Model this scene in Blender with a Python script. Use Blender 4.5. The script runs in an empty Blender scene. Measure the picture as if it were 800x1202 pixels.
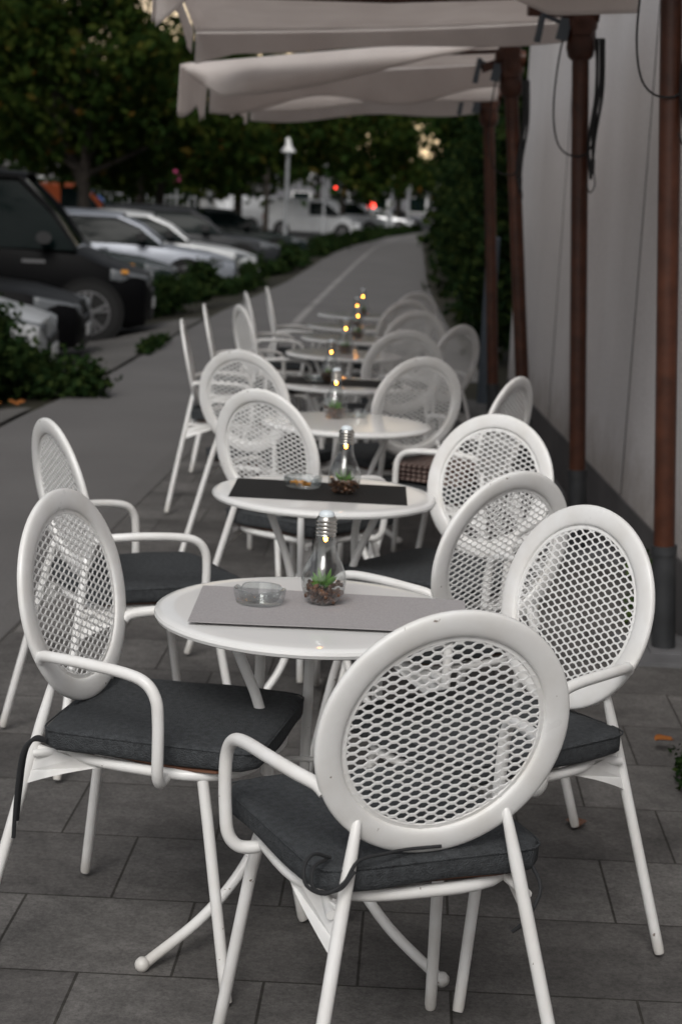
import bpy, math, random
import numpy as np
from mathutils import Vector, Matrix

R = math.radians
PI = math.pi
scene = bpy.context.scene
COL = scene.collection
random.seed(7)

# ------------------------------------------------------------------ helpers
class MB:
    """collects vertices and faces; build() links them as one mesh object"""
    def __init__(s):
        s.v = []; s.f = []
    def add(s, vs, fs):
        n = len(s.v)
        s.v.extend([tuple(p) for p in vs])
        s.f.extend([tuple(i + n for i in f) for f in fs])
    def box(s, c, d, m=None):
        x, y, z = d[0] / 2, d[1] / 2, d[2] / 2
        vs = [Vector((i * x, j * y, k * z)) for k in (-1, 1) for j in (-1, 1) for i in (-1, 1)]
        if m is not None:
            vs = [m @ p for p in vs]
        vs = [p + Vector(c) for p in vs]
        s.add(vs, [(0, 2, 3, 1), (4, 5, 7, 6), (0, 1, 5, 4), (2, 6, 7, 3), (0, 4, 6, 2), (1, 3, 7, 5)])
    def tube(s, pts, r, n=12, caps=True, flat=None, closed=False):
        pts = [Vector(p) for p in pts]
        m = len(pts)
        rs = r if isinstance(r, (list, tuple)) else [r] * m
        tang = []
        for i in range(m):
            if closed:
                t = pts[(i + 1) % m] - pts[i - 1]
            else:
                t = pts[min(i + 1, m - 1)] - pts[max(i - 1, 0)]
            tang.append(t.normalized())
        ref = Vector((0, 0, 1)) if abs(tang[0].z) < .9 else Vector((1, 0, 0))
        u = (ref - tang[0] * ref.dot(tang[0])).normalized()
        vs = []
        for i in range(m):
            t = tang[i]
            u = (u - t * u.dot(t)).normalized()
            w = t.cross(u)
            fl = flat if flat else 1.0
            for k in range(n):
                a = 2 * PI * k / n
                vs.append(pts[i] + (u * math.cos(a) + w * math.sin(a) * fl) * rs[i])
        fs = []
        for i in range(m if closed else m - 1):
            j = (i + 1) % m
            for k in range(n):
                fs.append((i * n + k, i * n + (k + 1) % n, j * n + (k + 1) % n, j * n + k))
        if caps and not closed:
            fs.append(tuple(reversed(range(n))))
            fs.append(tuple(range((m - 1) * n, m * n)))
        s.add(vs, fs)
    def lathe(s, prof, n=32, c=(0, 0, 0)):
        """profile of (r, z); revolve about z"""
        vs = []; fs = []
        idx = []
        for r, z in prof:
            if r < 1e-6:
                idx.append([len(vs)] * n); vs.append((c[0], c[1], c[2] + z))
            else:
                idx.append(list(range(len(vs), len(vs) + n)))
                for k in range(n):
                    a = 2 * PI * k / n
                    vs.append((c[0] + r * math.cos(a), c[1] + r * math.sin(a), c[2] + z))
        for i in range(len(prof) - 1):
            A, B = idx[i], idx[i + 1]
            for k in range(n):
                q = [A[k], A[(k + 1) % n], B[(k + 1) % n], B[k]]
                q2 = []
                for e in q:
                    if e not in q2: q2.append(e)
                if len(q2) > 2: fs.append(tuple(q2))
        s.add(vs, fs)
    def grid(s, fn, nu, nv, thick=0.0, nrm=None):
        """fn(u,v)->point; two skins if thick"""
        P = [[Vector(fn(i / nu, j / nv)) for j in range(nv + 1)] for i in range(nu + 1)]
        def idx(i, j): return i * (nv + 1) + j
        vs = [P[i][j] for i in range(nu + 1) for j in range(nv + 1)]
        fs = [(idx(i, j), idx(i + 1, j), idx(i + 1, j + 1), idx(i, j + 1)) for i in range(nu) for j in range(nv)]
        if not thick:
            s.add(vs, fs); return
        ns = []
        for i in range(nu + 1):
            for j in range(nv + 1):
                du = P[min(i + 1, nu)][j] - P[max(i - 1, 0)][j]
                dv = P[i][min(j + 1, nv)] - P[i][max(j - 1, 0)]
                ns.append(du.cross(dv).normalized())
        N = len(vs)
        vs2 = [p - q * thick for p, q in zip(vs, ns)]
        fs2 = [tuple(reversed([k + N for k in f])) for f in fs]
        rim = []
        border = [idx(i, 0) for i in range(nu + 1)] + [idx(nu, j) for j in range(1, nv + 1)] + \
                 [idx(i, nv) for i in range(nu - 1, -1, -1)] + [idx(0, j) for j in range(nv - 1, 0, -1)]
        for k in range(len(border)):
            a, b = border[k], border[(k + 1) % len(border)]
            rim.append((b, a, a + N, b + N))
        s.add(vs + vs2, fs + fs2 + rim)
    def build(s, name, mat, parent=None, smooth=True, ang=40, loc=None):
        me = bpy.data.meshes.new(name)
        me.from_pydata([tuple(p) for p in s.v], [], s.f)
        me.materials.append(mat)
        me.update()
        if smooth:
            me.polygons.foreach_set('use_smooth', [True] * len(me.polygons))
            if ang: me.set_sharp_from_angle(angle=R(ang))
        o = bpy.data.objects.new(name, me)
        COL.objects.link(o)
        if parent: o.parent = parent
        if loc: o.location = loc
        return o

def spline(pts, sub=6):
    """Catmull-Rom through the points"""
    P = [Vector(p) for p in pts]
    Q = [P[0] * 2 - P[1]] + P + [P[-1] * 2 - P[-2]]
    out = []
    for i in range(1, len(Q) - 2):
        a, b, c, d = Q[i - 1], Q[i], Q[i + 1], Q[i + 2]
        for k in range(sub):
            t = k / sub
            out.append(.5 * ((2 * b) + (c - a) * t + (2 * a - 5 * b + 4 * c - d) * t * t + (3 * b - a - 3 * c + d) * t ** 3))
    out.append(P[-1])
    return out

def empty(name, loc=(0, 0, 0), rz=0.0):
    o = bpy.data.objects.new(name, None)
    o.empty_display_size = .1
    COL.objects.link(o); o.location = loc; o.rotation_euler = (0, 0, rz)
    return o

def tag(o, label=None, cat=None, group=None, kind=None):
    if label: o['label'] = label
    if cat: o['category'] = cat
    if group: o['group'] = group
    if kind: o['kind'] = kind
    return o

def copy_tree(o, parent=None):
    c = o.copy(); COL.objects.link(c)
    if parent: c.parent = parent
    for ch in list(o.children):
        copy_tree(ch, c)
    return c

# ------------------------------------------------------------------ materials
def mat(name, col, rough=.6, metal=0.0, spec=.5, noise=None, bump=None, coat=0.0, trans=0.0):
    """principled; noise=(scale, amount) varies the colour; bump=(scale, strength)"""
    m = bpy.data.materials.new(name); m.use_nodes = True
    nt = m.node_tree; b = nt.nodes['Principled BSDF']
    b.inputs['Base Color'].default_value = (*col, 1)
    b.inputs['Roughness'].default_value = rough
    b.inputs['Metallic'].default_value = metal
    b.inputs['Specular IOR Level'].default_value = spec
    if coat: b.inputs['Coat Weight'].default_value = coat; b.inputs['Coat Roughness'].default_value = .05
    tc = nt.nodes.new('ShaderNodeTexCoord')
    if noise:
        n = nt.nodes.new('ShaderNodeTexNoise'); n.inputs['Scale'].default_value = noise[0]; n.inputs['Detail'].default_value = 6
        nt.links.new(tc.outputs['Object'], n.inputs['Vector'])
        r = nt.nodes.new('ShaderNodeValToRGB')
        k = noise[1]
        r.color_ramp.elements[0].position = .3; r.color_ramp.elements[1].position = .7
        r.color_ramp.elements[0].color = (*[c * (1 - k) for c in col], 1)
        r.color_ramp.elements[1].color = (*[min(1, c * (1 + k)) for c in col], 1)
        nt.links.new(n.outputs['Fac'], r.inputs['Fac'])
        nt.links.new(r.outputs['Color'], b.inputs['Base Color'])
    if bump:
        n2 = nt.nodes.new('ShaderNodeTexNoise'); n2.inputs['Scale'].default_value = bump[0]; n2.inputs['Detail'].default_value = 4
        nt.links.new(tc.outputs['Object'], n2.inputs['Vector'])
        bp = nt.nodes.new('ShaderNodeBump'); bp.inputs['Strength'].default_value = bump[1]; bp.inputs['Distance'].default_value = .01
        nt.links.new(n2.outputs['Fac'], bp.inputs['Height'])
        nt.links.new(bp.outputs['Normal'], b.inputs['Normal'])
    return m

def emit(name, col, s):
    m = bpy.data.materials.new(name); m.use_nodes = True
    b = m.node_tree.nodes['Principled BSDF']
    b.inputs['Base Color'].default_value = (*col, 1)
    b.inputs['Emission Color'].default_value = (*col, 1)
    b.inputs['Emission Strength'].default_value = s
    return m

def thin_glass(name, tint=(.93, .95, .95), rough=.02, refl=1.0):
    m = bpy.data.materials.new(name); m.use_nodes = True
    nt = m.node_tree; nt.nodes.clear()
    o = nt.nodes.new('ShaderNodeOutputMaterial')
    t = nt.nodes.new('ShaderNodeBsdfTransparent'); t.inputs['Color'].default_value = (*tint, 1)
    g = nt.nodes.new('ShaderNodeBsdfGlossy'); g.inputs['Roughness'].default_value = rough
    lw = nt.nodes.new('ShaderNodeLayerWeight'); lw.inputs['Blend'].default_value = .25
    mp = nt.nodes.new('ShaderNodeMath'); mp.operation = 'MULTIPLY_ADD'; mp.inputs[1].default_value = .55 * refl; mp.inputs[2].default_value = .05 * refl
    mx = nt.nodes.new('ShaderNodeMixShader')
    nt.links.new(lw.outputs['Facing'], mp.inputs[0])
    nt.links.new(mp.outputs[0], mx.inputs[0])
    nt.links.new(t.outputs[0], mx.inputs[1]); nt.links.new(g.outputs[0], mx.inputs[2])
    nt.links.new(mx.outputs[0], o.inputs['Surface'])
    return m

def leaf_mat(name, cols, trans=.25):
    """leaf faces: colour varies by clump noise and per island"""
    m = bpy.data.materials.new(name); m.use_nodes = True
    nt = m.node_tree; nt.nodes.clear()
    o = nt.nodes.new('ShaderNodeOutputMaterial')
    geo = nt.nodes.new('ShaderNodeNewGeometry')
    r = nt.nodes.new('ShaderNodeValToRGB')
    e = r.color_ramp.elements
    e[0].position = 0; e[0].color = (*cols[0], 1)
    e[1].position = 1; e[1].color = (*cols[-1], 1)
    for i, c in enumerate(cols[1:-1]):
        q = e.new((i + 1) / (len(cols) - 1) if len(cols) < 4 else [.5, .93, .975][i]); q.color = (*c, 1)
    nt.links.new(geo.outputs['Random Per Island'], r.inputs['Fac'])
    d = nt.nodes.new('ShaderNodeBsdfDiffuse'); tr = nt.nodes.new('ShaderNodeBsdfTranslucent')
    nt.links.new(r.outputs['Color'], d.inputs['Color']); nt.links.new(r.outputs['Color'], tr.inputs['Color'])
    mx = nt.nodes.new('ShaderNodeMixShader'); mx.inputs[0].default_value = trans
    nt.links.new(d.outputs[0], mx.inputs[1]); nt.links.new(tr.outputs[0], mx.inputs[2])
    nt.links.new(mx.outputs[0], o.inputs['Surface'])
    return m

M = {}
def worn_white():
    m = mat('white_powder_coat', (.80, .80, .79), .32)
    nt = m.node_tree; b = nt.nodes['Principled BSDF']; L = nt.links
    tc = nt.nodes.new('ShaderNodeTexCoord')
    def noise(sc, det):
        n = nt.nodes.new('ShaderNodeTexNoise'); n.inputs['Scale'].default_value = sc; n.inputs['Detail'].default_value = det
        L.new(tc.outputs['Object'], n.inputs['Vector']); return n.outputs['Fac']
    def ramp(f, p0, p1, c0, c1):
        r = nt.nodes.new('ShaderNodeValToRGB'); e = r.color_ramp.elements
        e[0].position = p0; e[1].position = p1; e[0].color = (*c0, 1); e[1].color = (*c1, 1); L.new(f, r.inputs['Fac']); return r.outputs['Color']
    def mult(a, c):
        x = nt.nodes.new('ShaderNodeMix'); x.data_type = 'RGBA'; x.blend_type = 'MULTIPLY'; x.inputs['Factor'].default_value = 1
        L.new(a, x.inputs['A']); L.new(c, x.inputs['B']); return x.outputs['Result']
    grime = ramp(noise(13, 7), .30, .62, (.90, .885, .865), (1, 1, 1))
    chips = ramp(noise(48, 3), .735, .755, (1, 1, 1), (.30, .25, .22))
    base = ramp(noise(3, 2), .3, .7, (.80, .80, .79), (.84, .84, .83))
    sz = nt.nodes.new('ShaderNodeSeparateXYZ'); L.new(tc.outputs['Object'], sz.inputs[0])
    foot = ramp(sz.outputs['Z'], .0, .07, (.70, .68, .65), (1, 1, 1))     # scuffed, dusty feet
    c = mult(mult(mult(base, grime), chips), foot)
    L.new(c, b.inputs['Base Color'])
    rr = ramp(noise(13, 7), .3, .7, (.5, .5, .5), (.26, .26, .26)); L.new(rr, b.inputs['Roughness'])
    return m
M['white'] = worn_white()
M['mesh_white'] = mat('white_expanded_metal', (.78, .78, .77), .4)
M['top_white'] = mat('white_table_lacquer', (.80, .80, .79), .10, spec=.55, noise=(4, .02), bump=(3, .02))
M['cushion'] = mat('anthracite_fabric', (.050, .054, .058), .85, spec=.25, noise=(90, .28), bump=(300, .6))
M['piping'] = mat('dark_piping', (.018, .019, .021), .8)
M['plywood'] = mat('brown_seat_board', (.16, .07, .04), .6)
M['runner_pale'] = mat('pale_woven_runner', (.36, .345, .35), .85, spec=.2, noise=(300, .12))
M['runner_dark'] = mat('black_woven_runner', (.010, .010, .010), .7, spec=.25, noise=(300, .2))
M['chrome'] = mat('screw_cap_metal', (.62, .60, .56), .18, metal=1)
M['cap'] = mat('milky_plastic', (.72, .78, .82), .35)
M['glass'] = thin_glass('clear_thin_glass', (.90, .92, .915), .02, 1.5)
M['ashglass'] = thin_glass('ashtray_glass', (.88, .90, .90), .03, 1.3)
M['amberglass'] = thin_glass('amber_ashtray_glass', (.80, .62, .42), .03, 1.2)
M['led'] = emit('warm_led', (1.0, .36, .035), 34)
M['pebble'] = mat('brown_pebbles', (.10, .045, .022), .35, noise=(45, .9))
M['succulent'] = mat('succulent_leaf', (.09, .21, .035), .5, noise=(35, .5))
M['wood'] = mat('red_stained_wood', (.060, .020, .010), .42, noise=(14, .35), spec=.4)
M['steel'] = mat('galvanised_sleeve', (.045, .047, .050), .55, metal=.3, noise=(10, .25))
M['iron_plate'] = mat('grey_base_plate', (.13, .13, .135), .6, noise=(8, .2))
M['cord'] = mat('black_cord', (.008, .008, .009), .7)
M['crank'] = mat('blue_grey_metal', (.10, .12, .14), .45, metal=.5)
M['sheet_grey'] = mat('dark_slate_paint', (.035, .045, .058), .6)
M['tyre'] = mat('tyre_rubber', (.012, .012, .012), .85)
M['rim'] = mat('alloy_rim', (.42, .42, .43), .3, metal=.9)
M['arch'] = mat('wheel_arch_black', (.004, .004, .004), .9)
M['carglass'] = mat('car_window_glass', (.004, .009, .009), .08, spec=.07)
M['lampglass'] = mat('headlight_lens', (.16, .17, .18), .12, spec=.5)
M['amber'] = mat('indicator_lens', (.75, .33, .06), .2)
M['taillamp'] = mat('tail_lamp_lens', (.45, .02, .02), .2)
M['red_on'] = emit('red_signal_lit', (1.0, .06, .04), 9)
M['blacktrim'] = mat('black_trim', (.01, .01, .011), .5)
M['bark'] = mat('bark', (.035, .028, .022), .9, noise=(6, .4), bump=(25, .6))
M['lamp_metal'] = mat('grey_lamp_post', (.30, .31, .32), .5, noise=(4, .1))
M['lamp_white'] = mat('white_lamp_hood', (.75, .75, .74), .4)
M['leaf_a'] = leaf_mat('maple_leaves', [(.013, .026, .008), (.022, .040, .009), (.044, .056, .012), (.062, .058, .013), (.10, .05, .012)])
M['leaf_b'] = leaf_mat('dark_leaves', [(.014, .030, .009), (.025, .048, .012), (.046, .060, .014), (.06, .065, .016), (.08, .055, .014)])
M['leaf_hedge'] = leaf_mat('hedge_leaves', [(.012, .026, .010), (.020, .038, .013), (.036, .054, .016)])
M['leaf_ivy'] = leaf_mat('ivy_leaves', [(.006, .013, .006), (.012, .023, .008), (.030, .042, .012)])
M['leaf_weed'] = leaf_mat('weed_leaves', [(.03, .07, .015), (.06, .11, .025), (.10, .14, .03)])
M['leaf_red'] = leaf_mat('fallen_leaves', [(.22, .05, .02), (.28, .10, .03), (.16, .09, .04)], 0)
M['canvas'] = None

def canvas_material():
    m = bpy.data.materials.new('cream_canvas'); m.use_nodes = True
    nt = m.node_tree; nt.nodes.clear()
    o = nt.nodes.new('ShaderNodeOutputMaterial')
    d = nt.nodes.new('ShaderNodeBsdfDiffuse'); t = nt.nodes.new('ShaderNodeBsdfTranslucent')
    tc = nt.nodes.new('ShaderNodeTexCoord')
    n = nt.nodes.new('ShaderNodeTexNoise'); n.inputs['Scale'].default_value = 5; n.inputs['Detail'].default_value = 5
    r = nt.nodes.new('ShaderNodeValToRGB')
    r.color_ramp.elements[0].position = .3; r.color_ramp.elements[0].color = (.76, .71, .685, 1)
    r.color_ramp.elements[1].position = .7; r.color_ramp.elements[1].color = (.83, .785, .76, 1)
    nt.links.new(tc.outputs['Object'], n.inputs['Vector']); nt.links.new(n.outputs['Fac'], r.inputs['Fac'])
    nt.links.new(r.outputs['Color'], d.inputs['Color']); nt.links.new(r.outputs['Color'], t.inputs['Color'])
    n3 = nt.nodes.new('ShaderNodeTexNoise'); n3.inputs['Scale'].default_value = 4.5; n3.inputs['Detail'].default_value = 3
    nt.links.new(tc.outputs['Object'], n3.inputs['Vector'])
    bp = nt.nodes.new('ShaderNodeBump'); bp.inputs['Strength'].default_value = .5; bp.inputs['Distance'].default_value = .03
    nt.links.new(n3.outputs['Fac'], bp.inputs['Height']); nt.links.new(bp.outputs['Normal'], d.inputs['Normal'])
    mx = nt.nodes.new('ShaderNodeMixShader'); mx.inputs[0].default_value = .55
    nt.links.new(d.outputs[0], mx.inputs[1]); nt.links.new(t.outputs[0], mx.inputs[2])
    nt.links.new(mx.outputs[0], o.inputs['Surface'])
    return m
M['canvas'] = canvas_material()

def paving_material():
    m = bpy.data.materials.new('concrete_paving_slabs'); m.use_nodes = True
    nt = m.node_tree; b = nt.nodes['Principled BSDF']; L = nt.links
    tc = nt.nodes.new('ShaderNodeTexCoord')
    sx = nt.nodes.new('ShaderNodeSeparateXYZ'); L.new(tc.outputs['Object'], sx.inputs[0])
    sh = nt.nodes.new('ShaderNodeMath'); sh.operation = 'MULTIPLY_ADD'; sh.inputs[1].default_value = -.037; L.new(sx.outputs['Y'], sh.inputs[0]); L.new(sx.outputs['X'], sh.inputs[2])
    ax = nt.nodes.new('ShaderNodeMath'); ax.inputs[1].default_value = .617 + .385 * 20; L.new(sh.outputs[0], ax.inputs[0])
    ay = nt.nodes.new('ShaderNodeMath'); ay.inputs[1].default_value = -3.318 + .386 * 30; L.new(sx.outputs['Y'], ay.inputs[0])
    cb = nt.nodes.new('ShaderNodeCombineXYZ'); L.new(ax.outputs[0], cb.inputs[0]); L.new(ay.outputs[0], cb.inputs[1])
    br = nt.nodes.new('ShaderNodeTexBrick'); L.new(cb.outputs[0], br.inputs['Vector'])
    br.offset = .5; br.inputs['Scale'].default_value = 1
    br.inputs['Brick Width'].default_value = .385; br.inputs['Row Height'].default_value = .386
    br.inputs['Mortar Size'].default_value = .0034; br.inputs['Mortar Smooth'].default_value = .25
    br.inputs['Color1'].default_value = (.088, .083, .080, 1); br.inputs['Color2'].default_value = (.128, .122, .117, 1)
    br.inputs['Mortar'].default_value = (.040, .037, .033, 1); br.inputs['Bias'].default_value = 0
    n = nt.nodes.new('ShaderNodeTexNoise'); n.inputs['Scale'].default_value = 95; n.inputs['Detail'].default_value = 8; n.inputs['Roughness'].default_value = .8
    L.new(tc.outputs['Object'], n.inputs['Vector'])
    n2 = nt.nodes.new('ShaderNodeTexNoise'); n2.inputs['Scale'].default_value = 3.1; n2.inputs['Detail'].default_value = 7
    L.new(tc.outputs['Object'], n2.inputs['Vector'])
    def mul(a, fac, lo, hi):
        r = nt.nodes.new('ShaderNodeMapRange'); r.inputs['From Min'].default_value = .3; r.inputs['From Max'].default_value = .7
        r.inputs['To Min'].default_value = lo; r.inputs['To Max'].default_value = hi; L.new(fac, r.inputs['Value'])
        v = nt.nodes.new('ShaderNodeVectorMath'); v.operation = 'SCALE'; L.new(a, v.inputs[0]); L.new(r.outputs[0], v.inputs['Scale'])
        return v.outputs[0]
    c = mul(br.outputs['Color'], n.outputs['Fac'], .50, 1.55)
    c = mul(c, n2.outputs['Fac'], .68, 1.22)
    n4 = nt.nodes.new('ShaderNodeTexNoise'); n4.inputs['Scale'].default_value = 14; n4.inputs['Detail'].default_value = 5; L.new(tc.outputs['Object'], n4.inputs['Vector'])
    c = mul(c, n4.outputs['Fac'], .80, 1.14)
    L.new(c, b.inputs['Base Color']); b.inputs['Roughness'].default_value = .82; b.inputs['Specular IOR Level'].default_value = .3
    inv = nt.nodes.new('ShaderNodeMath'); inv.operation = 'MULTIPLY_ADD'; inv.inputs[1].default_value = -1; L.new(br.outputs['Fac'], inv.inputs[0])
    nm = nt.nodes.new('ShaderNodeMath'); nm.operation = 'MULTIPLY'; nm.inputs[1].default_value = .35; L.new(n.outputs['Fac'], nm.inputs[0]); L.new(nm.outputs[0], inv.inputs[2])
    bp = nt.nodes.new('ShaderNodeBump'); bp.inputs['Strength'].default_value = .6; bp.inputs['Distance'].default_value = .006
    L.new(inv.outputs[0], bp.inputs['Height']); L.new(bp.outputs['Normal'], b.inputs['Normal'])
    return m
M['paving'] = paving_material()

def asphalt(name, col, patch=.25):
    m = bpy.data.materials.new(name); m.use_nodes = True
    nt = m.node_tree; b = nt.nodes['Principled BSDF']; L = nt.links
    tc = nt.nodes.new('ShaderNodeTexCoord')
    n = nt.nodes.new('ShaderNodeTexNoise'); n.inputs['Scale'].default_value = 90; n.inputs['Detail'].default_value = 8; n.inputs['Roughness'].default_value = .8
    n2 = nt.nodes.new('ShaderNodeTexNoise'); n2.inputs['Scale'].default_value = .9; n2.inputs['Detail'].default_value = 6
    L.new(tc.outputs['Object'], n.inputs['Vector']); L.new(tc.outputs['Object'], n2.inputs['Vector'])
    r = nt.nodes.new('ShaderNodeMapRange'); r.inputs['From Min'].default_value = .25; r.inputs['From Max'].default_value = .75; r.inputs['To Min'].default_value = .6; r.inputs['To Max'].default_value = 1.4
    r2 = nt.nodes.new('ShaderNodeMapRange'); r2.inputs['From Min'].default_value = .3; r2.inputs['From Max'].default_value = .7; r2.inputs['To Min'].default_value = 1 - patch; r2.inputs['To Max'].default_value = 1 + patch * .6
    L.new(n.outputs['Fac'], r.inputs['Value']); L.new(n2.outputs['Fac'], r2.inputs['Value'])
    mm = nt.nodes.new('ShaderNodeMath'); mm.operation = 'MULTIPLY'; L.new(r.outputs[0], mm.inputs[0]); L.new(r2.outputs[0], mm.inputs[1])
    v = nt.nodes.new('ShaderNodeVectorMath'); v.operation = 'SCALE'; v.inputs[0].default_value = col; L.new(mm.outputs[0], v.inputs['Scale'])
    L.new(v.outputs[0], b.inputs['Base Color']); b.inputs['Roughness'].default_value = .85; b.inputs['Specular IOR Level'].default_value = .25
    bp = nt.nodes.new('ShaderNodeBump'); bp.inputs['Strength'].default_value = .4; bp.inputs['Distance'].default_value = .006
    L.new(n.outputs['Fac'], bp.inputs['Height']); L.new(bp.outputs['Normal'], b.inputs['Normal'])
    return m
M['asphalt'] = asphalt('path_asphalt', (.132, .127, .125), .12)
M['asphalt_dark'] = asphalt('car_park_asphalt', (.08, .077, .075))
M['kerb'] = asphalt('kerb_concrete', (.125, .12, .117), .15)
M['apron'] = asphalt('apron_concrete', (.11, .105, .10), .2)
M['seam'] = asphalt('pale_path_seam', (.26, .25, .245), .3)
M['soil'] = asphalt('dark_soil', (.028, .026, .017), .4)
def render_wall():
    m = mat('white_rendered_wall', (.45, .43, .435), .92, spec=.2, bump=(85, .45))
    nt = m.node_tree; b = nt.nodes['Principled BSDF']; L = nt.links
    tc = nt.nodes.new('ShaderNodeTexCoord')
    def noise(scale, det, vec=(1, 1, 1)):
        mp = nt.nodes.new('ShaderNodeMapping'); mp.inputs['Scale'].default_value = vec; L.new(tc.outputs['Object'], mp.inputs['Vector'])
        n = nt.nodes.new('ShaderNodeTexNoise'); n.inputs['Scale'].default_value = scale; n.inputs['Detail'].default_value = det; L.new(mp.outputs[0], n.inputs['Vector']); return n.outputs['Fac']
    def ramp(f, p0, p1, c0, c1):
        r = nt.nodes.new('ShaderNodeValToRGB'); e = r.color_ramp.elements
        e[0].position = p0; e[1].position = p1; e[0].color = (*c0, 1); e[1].color = (*c1, 1); L.new(f, r.inputs['Fac']); return r.outputs['Color']
    def mult(a, c):
        x = nt.nodes.new('ShaderNodeMix'); x.data_type = 'RGBA'; x.blend_type = 'MULTIPLY'; x.inputs['Factor'].default_value = 1
        L.new(a, x.inputs['A']); L.new(c, x.inputs['B']); return x.outputs['Result']
    base = ramp(noise(1.1, 6), .3, .7, (.64, .615, .615), (.72, .695, .695))
    streak = ramp(noise(2.2, 5, (1, 1, .14)), .36, .60, (.965, .96, .955), (1, 1, 1))
    grain = ramp(noise(60, 4), .3, .7, (.88, .88, .88), (1, 1, 1))
    sz = nt.nodes.new('ShaderNodeSeparateXYZ'); L.new(tc.outputs['Object'], sz.inputs[0])
    ad = nt.nodes.new('ShaderNodeMath'); ad.operation = 'MULTIPLY_ADD'; ad.inputs[1].default_value = .5; L.new(noise(7, 6), ad.inputs[0]); L.new(sz.outputs['Z'], ad.inputs[2])
    splash = ramp(ad.outputs[0], .50, .82, (.70, .67, .63), (1, 1, 1))
    L.new(mult(mult(mult(base, streak), grain), splash), b.inputs['Base Color'])
    return m
M['plaster'] = render_wall()
M['plinth'] = mat('grey_plinth_render', (.115, .11, .112), .9, spec=.2, noise=(2.5, .18), bump=(60, .2))

# ------------------------------------------------------------------ camera
cam_d = bpy.data.cameras.new('camera'); cam = bpy.data.objects.new('camera', cam_d); COL.objects.link(cam)
cam_d.sensor_fit = 'VERTICAL'; cam_d.sensor_height = 24.0; cam_d.lens = 2016 * 24.0 / 1202
cam_d.clip_start = .05; cam_d.clip_end = 3000
cam.matrix_world = Matrix.Translation((0, 0, 1.6)) @ Matrix.Rotation(R(90 - 10.27), 4, 'X') @ Matrix.Rotation(R(2.9), 4, 'Z')
cam_d.dof.use_dof = True; cam_d.dof.focus_distance = 3.25; cam_d.dof.aperture_fstop = 3.5
scene.camera = cam

# ------------------------------------------------------------------ world and sun
SUN_EL, SUN_AZ = 44.0, 192.0        # azimuth clockwise from +Y: low, behind the camera and to its left
w = bpy.data.worlds.new('World'); scene.world = w; w.use_nodes = True
nt = w.node_tree; bg = nt.nodes['Background']
sky = nt.nodes.new('ShaderNodeTexSky'); sky.sky_type = 'NISHITA'; sky.sun_disc = False
sky.sun_elevation = R(SUN_EL); sky.sun_rotation = R(SUN_AZ); sky.dust_density = 4; sky.ozone_density = .5; sky.air_density = 1
hs = nt.nodes.new('ShaderNodeHueSaturation'); hs.inputs['Saturation'].default_value = .22
nt.links.new(sky.outputs[0], hs.inputs['Color'])
# dusk: a warm band low in the sky ahead of the camera
tcw = nt.nodes.new('ShaderNodeTexCoord'); sep = nt.nodes.new('ShaderNodeSeparateXYZ'); nt.links.new(tcw.outputs['Generated'], sep.inputs[0])
mr1 = nt.nodes.new('ShaderNodeMapRange'); mr1.inputs['From Min'].default_value = .22; mr1.inputs['From Max'].default_value = .02; nt.links.new(sep.outputs['Z'], mr1.inputs['Value'])
mr2 = nt.nodes.new('ShaderNodeMapRange'); mr2.inputs['From Min'].default_value = .955; mr2.inputs['From Max'].default_value = .992; nt.links.new(sep.outputs['Y'], mr2.inputs['Value'])
mm = nt.nodes.new('ShaderNodeMath'); mm.operation = 'MULTIPLY'; nt.links.new(mr1.outputs[0], mm.inputs[0]); nt.links.new(mr2.outputs[0], mm.inputs[1])
mix = nt.nodes.new('ShaderNodeMix'); mix.data_type = 'RGBA'; mix.inputs['B'].default_value = (15, 11.2, 6.6, 1)
nt.links.new(mm.outputs[0], mix.inputs['Factor']); nt.links.new(hs.outputs[0], mix.inputs['A'])
nt.links.new(mix.outputs['Result'], bg.inputs['Color'])
bg.inputs['Strength'].default_value = .11

sun_d = bpy.data.lights.new('sun', 'SUN'); sun_d.energy = 1.1; sun_d.angle = R(22); sun_d.color = (1, .97, .93)
sun = bpy.data.objects.new('sun', sun_d); COL.objects.link(sun)
d = Vector((math.sin(R(SUN_AZ)) * math.cos(R(SUN_EL)), math.cos(R(SUN_AZ)) * math.cos(R(SUN_EL)), math.sin(R(SUN_EL))))
sun.rotation_euler = d.to_track_quat('Z', 'Y').to_euler()

scene.view_settings.view_transform = 'Standard'; scene.view_settings.look = 'None'
scene.view_settings.exposure = .0; scene.view_settings.gamma = 1
try: scene.view_settings.use_curve_mapping = False
except Exception: pass
scene.cycles.max_bounces = 8; scene.cycles.transparent_max_bounces = 16
scene.cycles.use_denoising = True

# ------------------------------------------------------------------ ground
def lerp_tab(tab, y):
    if y <= tab[0][0]: return tab[0][1]
    for (a, b), (c, d_) in zip(tab, tab[1:]):
        if y <= c: return b + (d_ - b) * (y - a) / (c - a)
    return tab[-1][1]
PATH_L = [(-6, -2.75), (8, -2.42), (11.4, -2.31), (14.3, -2.1), (19.3, -1.98), (24, -1.80), (34, -1.25), (47, -.85), (58, -.42), (69, .47), (86, 1.83), (105, 4.2), (130, 9.0), (170, 20)]
PATH_R = [(-6, -1.55), (6, -1.18), (14, -.86), (14.6, 1.28), (24, 1.32), (35, 1.50), (55, 2.2), (82, 3.1), (100, 4.9), (130, 10.8), (170, 22)]
def BORD(y): return -1.23 + .047 * (y - 6.125)
def ground_z(x, y):
    e = lerp_tab(PATH_L, y)
    t = max(0.0, min(1.0, (e - .02 - x) / 1.3))
    return -.012 - .2 * t * t * (3 - 2 * t)
ys = [-60, -30, -12, -6] + list(range(-4, 60, 2)) + list(range(60, 175, 5)) + [190, 230, 300, 500, 900]
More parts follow.
